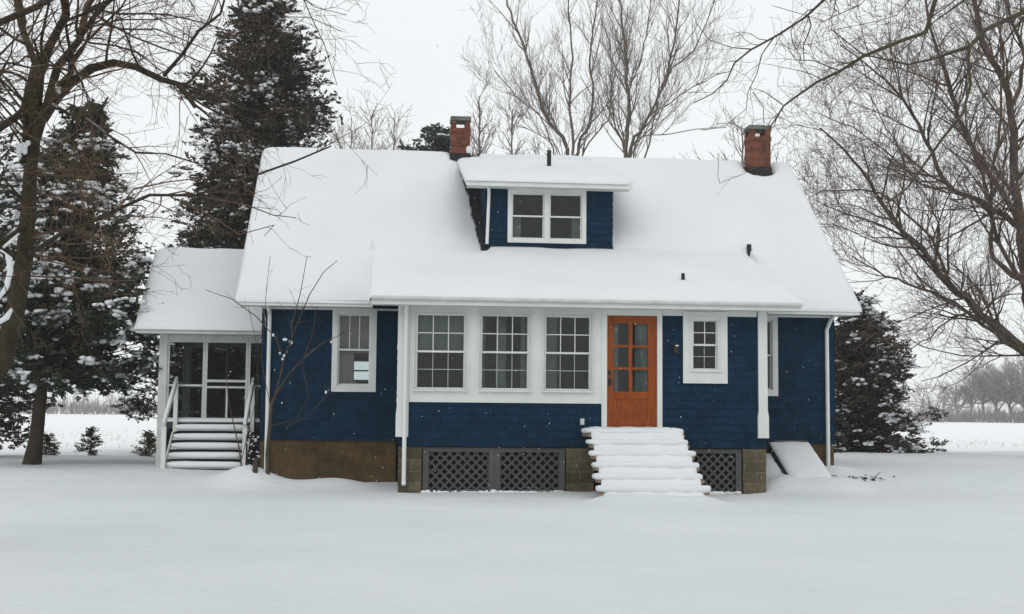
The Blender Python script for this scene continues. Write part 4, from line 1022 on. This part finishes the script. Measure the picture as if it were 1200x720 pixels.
# ---- smaller bare trees far behind the ridge
PF = dict(len=(2.2, 1.1, .6), dens=(2.2, 2.2, 2.2), rad=(.04, .022, .014), t0=(.2, .1, .1), ang=(20, 50), seg=(6, 5, 4, 3), trop=(0, .08, .08, .06), wig=(0, .08, .12, .14), rmin=.012, cut=.05)
for i, (px, top, D, lab) in enumerate(((436, 134, 78, 'small pale bare tree between the cedar and the left chimney'), (462, 138, 80, 'short twiggy bare tree nearest the small conifer behind the ridge'), (412, 138, 86, 'faint bare sapling beside the big cedar above the roof'), (562, 112, 66, 'slender bare tree just right of the left chimney'), (600, 128, 64, 'bushy bare tree behind the left end of the dormer roof'), (870, 150, 62, 'thin bare tree just left of the right chimney'))):
    t = Bare(60 + i, PF); foot = gp(W(px, 300, D).x, D); tp = W(px, top, D); fk = foot.lerp(tp, .55)
    t.limb([foot, foot.lerp(tp, .3) + Vector((.2, 0, 0)), fk, foot.lerp(tp, .8), tp], .16, .03, 0, .45)
    for k in range(5):
        a = t.r.uniform(0, 6.28); e = fk + Vector((math.cos(a) * 2.4, math.sin(a) * 2.0, (tp.z - fk.z) * t.r.uniform(.5, .95)))
        t.limb([fk, fk.lerp(e, .5) + Vector((0, 0, .3)), e], .07, .02, 0, .1)
    t.build('bare_tree', lab, M['barkb'], TW_B, 'small bare trees beyond the ridge')

# ---- snowy cedars
def cedar(name, label, base, H, env, seed, mfol, trunk_r, lean=(0, 0), crown0=.12, nb=260, snow=.35, leafs=18, lsize=.085, group=None, droop=.3, spray=.26, upturn=0.0, snow_size=1.0, trunk_pts=None, hole=-.22, step=.085):
    """evergreen: trunk, limbs and many feathery sprays with snow lying on them. env(h, a): reach of the crown at height fraction h"""
    r = random.Random(seed); g = np.random.default_rng(seed)
    root = empty(name, label, 'tree', base, 0, group); tb = Tubes(); ax = lambda h: Vector((lean[0] * h, lean[1] * h, H * h))
    pts = trunk_pts or [ax(h / 8) + Vector((r.gauss(0, .03), r.gauss(0, .03), 0)) for h in range(9)]
    tb.add(pts, [trunk_r * (1.25 if i == 0 else 1) * (1 - .92 * i / (len(pts) - 1)) for i in range(len(pts))], 9)
    C = []; Dr = []; S = []; sn = []
    for k in range(nb):
        h = crown0 + (1 - crown0) * (k + r.random()) / nb; a = r.uniform(0, 2 * math.pi)
        L = env(h, a) * r.choice((r.uniform(.55, .9), r.uniform(.85, 1.12))); p0 = ax(h); el = .35 + .5 * h - droop * (1 - h)
        tip = p0 + Vector((math.cos(a) * L, math.sin(a) * L, L * (el - .25)))
        m = 5; bp = [p0.lerp(tip, i / m) + Vector((r.gauss(0, .03), r.gauss(0, .03), -droop * L * .35 * math.sin(math.pi * i / m) * (1 - h) + upturn * L * (i / m) ** 2)) for i in range(m + 1)]
        tb.add(bp, [max(.006, trunk_r * .20 * (1 - h * .6) * (1 - .85 * i / m)) for i in range(m + 1)], 4)
        n = max(3, int(L / step))
        for i in range(n):
            t = r.uniform(.2, 1.06); j = min(m - 1, int(min(t, .999) * m)); q = bp[j].lerp(bp[j + 1], min(1, t * m - j)) if t < 1 else tip + (tip - bp[-2]) * (t - 1) * 3
            w_ = spray * (1.05 - .5 * t) * min(1.4, .5 + L * .5)
            q = q + Vector((r.gauss(0, w_), r.gauss(0, w_), r.gauss(0, w_ * .6)))
            f = mnoise.fractal(q * .95 + Vector((seed * 3.7, 0, 0)), 1, 2, 3)
            if f < hole and t > .35: continue
            d = Vector((math.cos(a), math.sin(a), r.uniform(-.25, .75) - .55 * droop)) + Vector((r.gauss(0, .45), r.gauss(0, .45), r.gauss(0, .3)))
            C.append(q); Dr.append(d.normalized()); S.append(r.uniform(.7, 1.3))
            g2 = mnoise.fractal(q * 1.5 + Vector((0, seed * 5.1, 0)), 1, 2, 3)
            if t > .40 and r.random() < snow * max(0, .35 + 2.6 * g2) * (.2 + .8 * t): sn.append((q, d, r.uniform(.5, 1.25)))
    link('trunk', tb.mesh('trunk'), M['barkc'], root)
    C = np.array([tuple(c) for c in C]); Dr = np.array([tuple(d) for d in Dr]); S = np.array(S); n = len(C)
    # every spray: scale-leaved twigs set along its axis, fanning outward
    sl = lsize * 2.6
    C = np.repeat(C, leafs, 0); D0 = np.repeat(Dr, leafs, 0); Sr = np.repeat(S, leafs)
    u = g.uniform(-.2, 1, n * leafs); d = D0 + g.normal(0, .42, C.shape); d /= np.linalg.norm(d, axis=1, keepdims=True)
    s = Sr * g.uniform(.6, 1.35, n * leafs) * lsize
    C = C + D0 * (u * sl * Sr)[:, None] + g.normal(0, 1, C.shape) * (lsize * .38 * (1.2 - u))[:, None]
    u = np.cross(d, g.normal(0, 1, d.shape)); u /= np.linalg.norm(u, axis=1, keepdims=True) + 1e-9
    ln = s[:, None] * d; wd = (s * .23)[:, None] * u
    V = np.stack([C - ln * .5, C + wd, C + ln * .75, C - wd], 1).reshape(-1, 3); Q = np.arange(len(V)).reshape(-1, 4)
    link('crown', np_mesh('crown', V, Q), mfol, root)
    # snow: ragged pads of many small crumbs lying along the drooping sprays
    if sn:
        k, m = 6, 4; th = np.arange(k) * 2 * math.pi / k; ph = -math.pi / 2 + math.pi * (np.arange(m)) / (m - 1)
        tem = np.stack([np.cos(ph)[:, None] * np.cos(th), np.cos(ph)[:, None] * np.sin(th), np.sin(ph)[:, None] * np.ones(k)], -1).reshape(-1, 3)
        i = np.arange(m - 1)[:, None] * k; j = np.arange(k)[None, :]; tq = np.stack([i + j, i + (j + 1) % k, i + k + (j + 1) % k, i + k + j], -1).reshape(-1, 4)
        V = []; Q = []
        for q, d, sz in sn:
            e = sz * lsize * snow_size; dn = d.normalized(); sd = Vector((-dn.y, dn.x, 0)).normalized()
            for rep in range(r.choice((3, 5, 7, 9))):
                al = r.uniform(-.6, 2.4) * e * 1.3; lt = r.gauss(0, .65) * e
                c = q + dn * al + sd * lt + Vector((0, 0, .35 * e - .5 * droop * abs(lt)))
                an = r.uniform(0, 6.28); ca, sa = math.cos(an), math.sin(an); b = e * r.uniform(.35, .85)
                p = tem * np.array([b * r.uniform(.8, 1.4), b * r.uniform(.5, .9), b * r.uniform(.3, .6)]) * (1 + g.normal(0, .2, (len(tem), 1)))
                p = np.stack([p[:, 0] * ca - p[:, 1] * sa, p[:, 0] * sa + p[:, 1] * ca, p[:, 2]], -1) + np.array(tuple(c))
                Q.append(tq + len(V) * len(tem)); V.append(p)
        link('snow_patches', np_mesh('snow_patches', np.concatenate(V), np.concatenate(Q), True), M['snowb'], root)
    print(label, 'sprays', n, 'snow', len(sn)); return root
def prof(stops):
    def f(h):
        for (a, x), (c, y) in zip(stops, stops[1:]):
            if h <= c: return x + (y - x) * max(0, (h - a)) / (c - a)
        return stops[-1][1]
    return f
def envelope(stops, seed, lob=.28, east=1.0, west=1.0):
    f = prof(stops)
    def e(h, a):
        k = 1 + lob * fbm(math.cos(a) * 1.5 + seed, math.sin(a) * 1.5, h * 6, 3)
        s = east if math.cos(a) > 0 else west
        return max(.1, f(h) * k * (1 + (s - 1) * abs(math.cos(a))))
    return e
# the great cedar behind the side porch
D = 36.5; bp = W(296, 480, D); b0 = (bp.x, D, ground_z(bp.x, D) - .1)
cedar('cedar_tree', 'tallest dark cedar standing behind the side porch roof', b0, 13.5, envelope([(0, 2.0), (.15, 2.1), (.40, 1.9), (.6, 1.75), (.70, 1.55), (.82, 1.2), (.92, .65), (1, .1)], 3, .45, .98, 1.02), 5, M['cedarb'], .26, (.02, 0), .06, 820, .36, 19, .095, None, .15, .25, .12, 1.15, None, -.34)
# its lower shrubby neighbour to the left
D = 34; bp = W(226, 480, D); cedar('cedar_tree', 'low dark cedar bush between the snowy cedar and the porch roof', (bp.x, D, ground_z(bp.x, D) - .1), 6.0, envelope([(0, 1.3), (.3, 1.5), (.6, 1.25), (.85, .8), (1, .1)], 9, .5), 6, M['cedarb'], .12, (.1, 0), .05, 190, .3, 18, .09, None, .2, .25, .1)
# the snow-laden cedar on the left with a leaning bare trunk
D = 26.5; g0 = gp(W(36, 548, D).x, D); tr_pts = [Vector(p) - g0 for p in [g0] + trace([(42, 515, D), (47, 470, D), (52, 420, D), (60, 350, D), (70, 270, D), (80, 190, D), (88, 110, D)])]
cedar('cedar_tree', 'snow-laden cedar on a bare leaning trunk at the left', g0, 7.6, envelope([(.1, 1.6), (.3, 2.3), (.42, 2.1), (.5, 1.6), (.65, 1.15), (.8, .75), (.92, .4), (1, .1)], 15, .5, .88, 1.0), 8, M['cedar'], .17, (.95, 0), .27, 560, .62, 19, .085, None, .45, .25, .0, 1.4, tr_pts, -.30)
D = 30; bp = W(-30, 480, D); cedar('cedar_tree', 'brownish cedar cut off by the left edge of the picture', (bp.x, D, ground_z(bp.x, D) - .1), 9.2, envelope([(0, 1.3), (.3, 1.6), (.6, 1.2), (.85, .7), (1, .1)], 21, .45), 9, M['cedarb'], .18, (.1, 0), .08, 260, .25, 18, .09, None, .3, .26)
# evergreen at the right corner of the house
D = 41; bp = W(1014, 500, D); cedar('cedar_tree', 'broad low evergreen beside the right end of the house', (bp.x, D, ground_z(bp.x, D) - .1), 5.0, envelope([(0, 1.9), (.1, 1.95), (.3, 1.62), (.5, 1.35), (.7, .95), (.85, .5), (1, .12)], 27, .35, 1.1, 1.0), 10, M['cedarb'], .16, (-.3, 0), .02, 400, .45, 19, .095, None, .35, .22, .0, 1.2, None, -.45)
# small conifer behind the ridge
D = 55; bp = W(507, 480, D); cedar('cedar_tree', 'small dark conifer peeping over the ridge beside the left chimney', (bp.x, D, ground_z(bp.x, D) - .1), 13.6, envelope([(0, 2.6), (.4, 2.4), (.7, 1.7), (.85, 1.2), (.94, .7), (1, .1)], 33, .5), 12, M['cedar'], .2, (0, 0), .45, 190, .15, 14, .15, None, .1, .34)

# ---- young shrubs on the field edge
for i, (px, py, h, lab, m) in enumerate(((55, 534, .55, 'twiggy yellow-green shrub just right of the leaning cedar trunk', 'yellow'), (105, 537, .75, 'small dark spruce seedling standing alone in the snow at the left', 'cedar'), (174, 535, .62, 'yellowish little evergreen close to the left porch post', 'yellow'))):
    D = 31.5; bp = W(px, py, D); cedar('evergreen_shrub', lab, (bp.x, D, ground_z(bp.x, D) - .03), h * .9, envelope([(0, .28), (.3, .30), (.6, .18), (1, .03)], 40 + i, .5), 50 + i, M[m], .02, (0, 0), .03, 60, .25, 10, .04, 'young shrubs in a row at the field edge', .1, .05, .0, 1, None, -2, .05)

# ---- the leafless shrub by the house corner
PS = dict(len=(.55, .3), dens=(1.4, 1.2), rad=(.007, .004), t0=(.3, .3), ang=(25, 60), seg=(6, 5, 4), trop=(0, .05, .04), wig=(0, .12, .15), rmin=.0028, cut=.0045)
t = Bare(71, PS); q = lambda seq: [W(x, y, d) for x, y, d in seq]; d0 = 23.0
bx = W(314, 556, d0); t.limb([gp(bx.x, d0, -.1)] + q([(313, 530, d0), (316, 500, d0), (318, 474, d0), (321, 468, d0)]), .040, .028, 9, None, .008)
for s, r0 in (([(321, 468, d0), (328, 440, d0), (333, 418, d0), (340, 398, d0 - .1), (343, 378, d0 - .2), (352, 345, d0 - .3), (360, 300, d0 - .3)], .020), ([(332, 420, d0), (322, 395, d0 + .1), (300, 370, d0 + .1), (272, 350, d0), (240, 340, d0)], .013),
              ([(333, 418, d0), (348, 380, d0 - .3), (362, 345, d0 - .5), (380, 318, d0 - .6), (396, 305, d0 - .7)], .012), ([(321, 466, d0), (338, 440, d0 - .2), (356, 420, d0 - .3), (378, 402, d0 - .4), (402, 392, d0 - .5)], .016),
              ([(356, 420, d0 - .3), (366, 392, d0 - .5), (372, 360, d0 - .6)], .010), ([(318, 480, d0), (312, 450, d0 + .1), (306, 420, d0 + .1), (300, 400, d0 + .1), (292, 360, d0)], .009), ([(316, 500, d0), (346, 492, d0 - .2), (362, 466, d0 - .3), (356, 440, d0 - .3), (352, 425, d0 - .3)], .010),
              ([(335, 500, d0 - .2), (356, 490, d0 - .3), (372, 476, d0 - .3), (386, 460, d0 - .4)], .007), ([(306, 420, d0 + .1), (312, 340, d0 + .1), (316, 300, d0)], .007)):
    t.limb(q(s), r0 * 1.05, .005, 0, .3, .01)
sh = t.build('leafless_shrub', 'many-stemmed leafless shrub in front of the left blue wall', M['barkr'], TW_L, None, 'shrub')
b = MB(); b.lump(W(334, 398, d0 - .02), (.055, .05, .035), .9, 12, 7, .03, 5); b.lump(W(341, 401, d0 - .05), (.04, .05, .04), .9, 12, 7, .03, 6)
for x, y in ((333, 417), (331, 421), (328, 414), (336, 412), (320, 393), (388, 401), (382, 460)): b.lump(W(x, y, d0 - .03), (.018, .02, .024), .9, 8, 5, .012, x)
b.build('snow_clump', M['snowb'], sh, True)
t = Bare(72, PS); d1 = 23.9; bx = W(286, 553, d1); t.limb([gp(bx.x, d1, -.1)] + q([(280, 524, d1), (273, 492, d1), (268, 466, d1), (266, 445, d1)]), .015, .006, 1, .6, .006)
t.limb(q([(283, 540, d1), (292, 500, d1), (298, 460, d1), (301, 440, d1)]), .009, .004, 2)
t.build('bare_sapling', 'thin reddish sapling leaning in front of the side steps', M['barkr'], TW_L, None, 'sapling')
b = MB(); bx = W(299, 552, 22.9); b.tube([gp(bx.x, 22.9, -.1), gp(bx.x, 22.9, .12), gp(bx.x + .02, 22.9, .24)], [.05, .05, .04], 8); o = b.build('stump', M['barkr']); tag(o, 'short brown stump poking out of the snow by the trellis', 'stump')

# ---- dry stalks and litter in the snow
def stalks(name, label, cx, cy, rad, n, h, seed, cat='weeds', kind='stuff'):
    r = random.Random(seed); tb = Tubes()
    for k in range(n):
        x, y = cx + r.gauss(0, rad[0]), cy + r.gauss(0, rad[1]); p = gp(x, y, -.02); L = h * r.uniform(.4, 1.2); d = Vector((r.gauss(0, .45), r.gauss(0, .45), 1)).normalized()
        tb.add([p, p + d * L * .5, p + (d + Vector((r.gauss(0, .3), r.gauss(0, .3), -.2))) * L], [.006, .005, .003], 3)
    o = link(name, tb.mesh(name), M['grassy']); tag(o, label, cat, None, kind)
cw = W(1146, 521, 52); stalks('dry_weeds', 'dry weeds poking through the snow of the right field', cw.x, 52, (2.4, 3), 90, .28, 3)
cw = W(190, 505, 60); stalks('field_stubble', 'pale stubble showing through the snow of the left field', cw.x - 3, 52, (9, 9), 420, .2, 4)
tb = Tubes(); r = random.Random(8); X, Y = 4.65, .95
for k in range(26):
    x, y = loc2w(X + r.gauss(0, .28), Y + r.gauss(0, .12)); p = gp(x, y, .005); d = Vector((r.gauss(0, 1), r.gauss(0, 1), r.uniform(0, .25))).normalized() * r.uniform(.08, .3)
    tb.add([p, p + d * .5, p + d], [.012, .010, .006], 3)
o = link('fallen_twigs', tb.mesh('fallen_twigs'), M['bark']); tag(o, 'dark fallen twigs in the snow below the right downspout', 'twigs', None, 'stuff')

# ---- far treeline across the field
PD = dict(len=(4.2, 2.2, 1.2), dens=(.9, 1.2, 1.5), rad=(.11, .06, .04), t0=(.15, .1, .1), ang=(20, 55), seg=(5, 4, 3, 3), trop=(0, .08, .06, .05), wig=(0, .1, .14, .15), rmin=.035, cut=.12)
FT = twig_mat('haze_paled_far_wood', (.26, .235, .225))  # wood colour lightened to carry the distance haze
far = ((1104, 458, 9.0, .9), (1122, 448, 8, 1.0), (1138, 436, 9, 1.25), (1152, 428, 10, 1.3), (1168, 432, 9, 1.3), (1184, 426, 10, 1.4), (1200, 418, 12, 1.5), (1222, 410, 12, 1.5))
labs = ('faintest low tree at the left end of the far right treeline', 'small round-headed tree near the left end of the far treeline', 'pale spreading tree in the far treeline, third from its left end', 'bright-limbed tall tree in the middle of the far right treeline', 'dense dark tree in the middle of the far right treeline', 'reddish broad tree in the far treeline under the big right limb', 'tall reddish tree of the far treeline at the right edge', 'far tree mostly cut off by the right edge of the picture')
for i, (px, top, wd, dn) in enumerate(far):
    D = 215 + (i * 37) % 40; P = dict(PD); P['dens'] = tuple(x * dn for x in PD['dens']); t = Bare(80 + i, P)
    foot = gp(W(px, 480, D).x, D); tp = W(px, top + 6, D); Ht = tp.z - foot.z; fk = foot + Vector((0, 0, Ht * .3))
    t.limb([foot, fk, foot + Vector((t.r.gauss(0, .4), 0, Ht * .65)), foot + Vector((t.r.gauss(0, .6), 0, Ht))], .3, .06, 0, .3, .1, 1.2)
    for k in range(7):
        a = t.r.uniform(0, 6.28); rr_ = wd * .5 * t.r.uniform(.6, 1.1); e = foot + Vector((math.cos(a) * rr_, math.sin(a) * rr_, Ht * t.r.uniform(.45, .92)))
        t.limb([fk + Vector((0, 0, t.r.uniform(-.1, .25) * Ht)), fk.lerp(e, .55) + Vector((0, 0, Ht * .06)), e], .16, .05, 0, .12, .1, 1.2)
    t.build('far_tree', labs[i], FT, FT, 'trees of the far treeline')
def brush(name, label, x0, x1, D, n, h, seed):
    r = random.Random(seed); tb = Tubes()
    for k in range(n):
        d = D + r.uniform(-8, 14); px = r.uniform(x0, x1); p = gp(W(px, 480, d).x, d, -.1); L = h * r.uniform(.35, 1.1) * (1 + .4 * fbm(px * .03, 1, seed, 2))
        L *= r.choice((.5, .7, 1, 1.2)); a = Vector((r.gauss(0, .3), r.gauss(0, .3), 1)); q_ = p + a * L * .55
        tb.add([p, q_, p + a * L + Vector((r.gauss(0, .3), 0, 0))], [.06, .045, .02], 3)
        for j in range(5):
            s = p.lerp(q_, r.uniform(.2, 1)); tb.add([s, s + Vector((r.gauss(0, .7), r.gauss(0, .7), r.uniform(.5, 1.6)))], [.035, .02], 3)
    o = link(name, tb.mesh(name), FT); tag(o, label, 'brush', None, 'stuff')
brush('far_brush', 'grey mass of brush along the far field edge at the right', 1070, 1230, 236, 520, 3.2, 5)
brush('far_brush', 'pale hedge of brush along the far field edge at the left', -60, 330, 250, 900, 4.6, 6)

# ---- falling snow
r = random.Random(19); V = []; Q = []
oc = np.array([(1, 0, 0), (-1, 0, 0), (0, 1, 0), (0, -1, 0), (0, 0, 1), (0, 0, -1)], float); of = np.array([(0, 2, 4), (2, 1, 4), (1, 3, 4), (3, 0, 4), (2, 0, 5), (1, 2, 5), (3, 1, 5), (0, 3, 5)])
for k in range(1500):
    d = 5 + 21 * r.random() ** .7; x = r.uniform(-.46, .46) * d; z = r.uniform(.1, 9.5)
    X, Y = w2loc(x, d)
    if Y > -.6 and -9.5 < X < 5: d = d * .6; x *= .6
    V.append(oc * np.array([1, 1, r.uniform(.8, 1.6)]) * r.uniform(.0018, .0050) * (.6 + d / 22) + np.array([x, d, z])); Q.append(of + 6 * k)
o = link('falling_snow', np_mesh('falling_snow', np.concatenate(V), np.concatenate(Q), True), M['snowb']); tag(o, 'sparse snowflakes drifting down in front of the house', 'snowflakes', None, 'stuff')

# ---- the grey snowy air
b = MB(); b.box(-700, 700, -80, 420, -2.0, 22.0)
m = bpy.data.materials.new('snowy_air'); m.use_nodes = True; nt = m.node_tree; nt.nodes.clear()
o_ = N(nt, 'ShaderNodeOutputMaterial'); pv = N(nt, 'ShaderNodeVolumePrincipled'); pv.inputs['Color'].default_value = (.93, .94, .95, 1); pv.inputs['Density'].default_value = .0006; pv.inputs['Anisotropy'].default_value = .2
nt.links.new(pv.outputs[0], o_.inputs['Volume'])
hz = b.build('haze', m); tag(hz, kind='stuff')
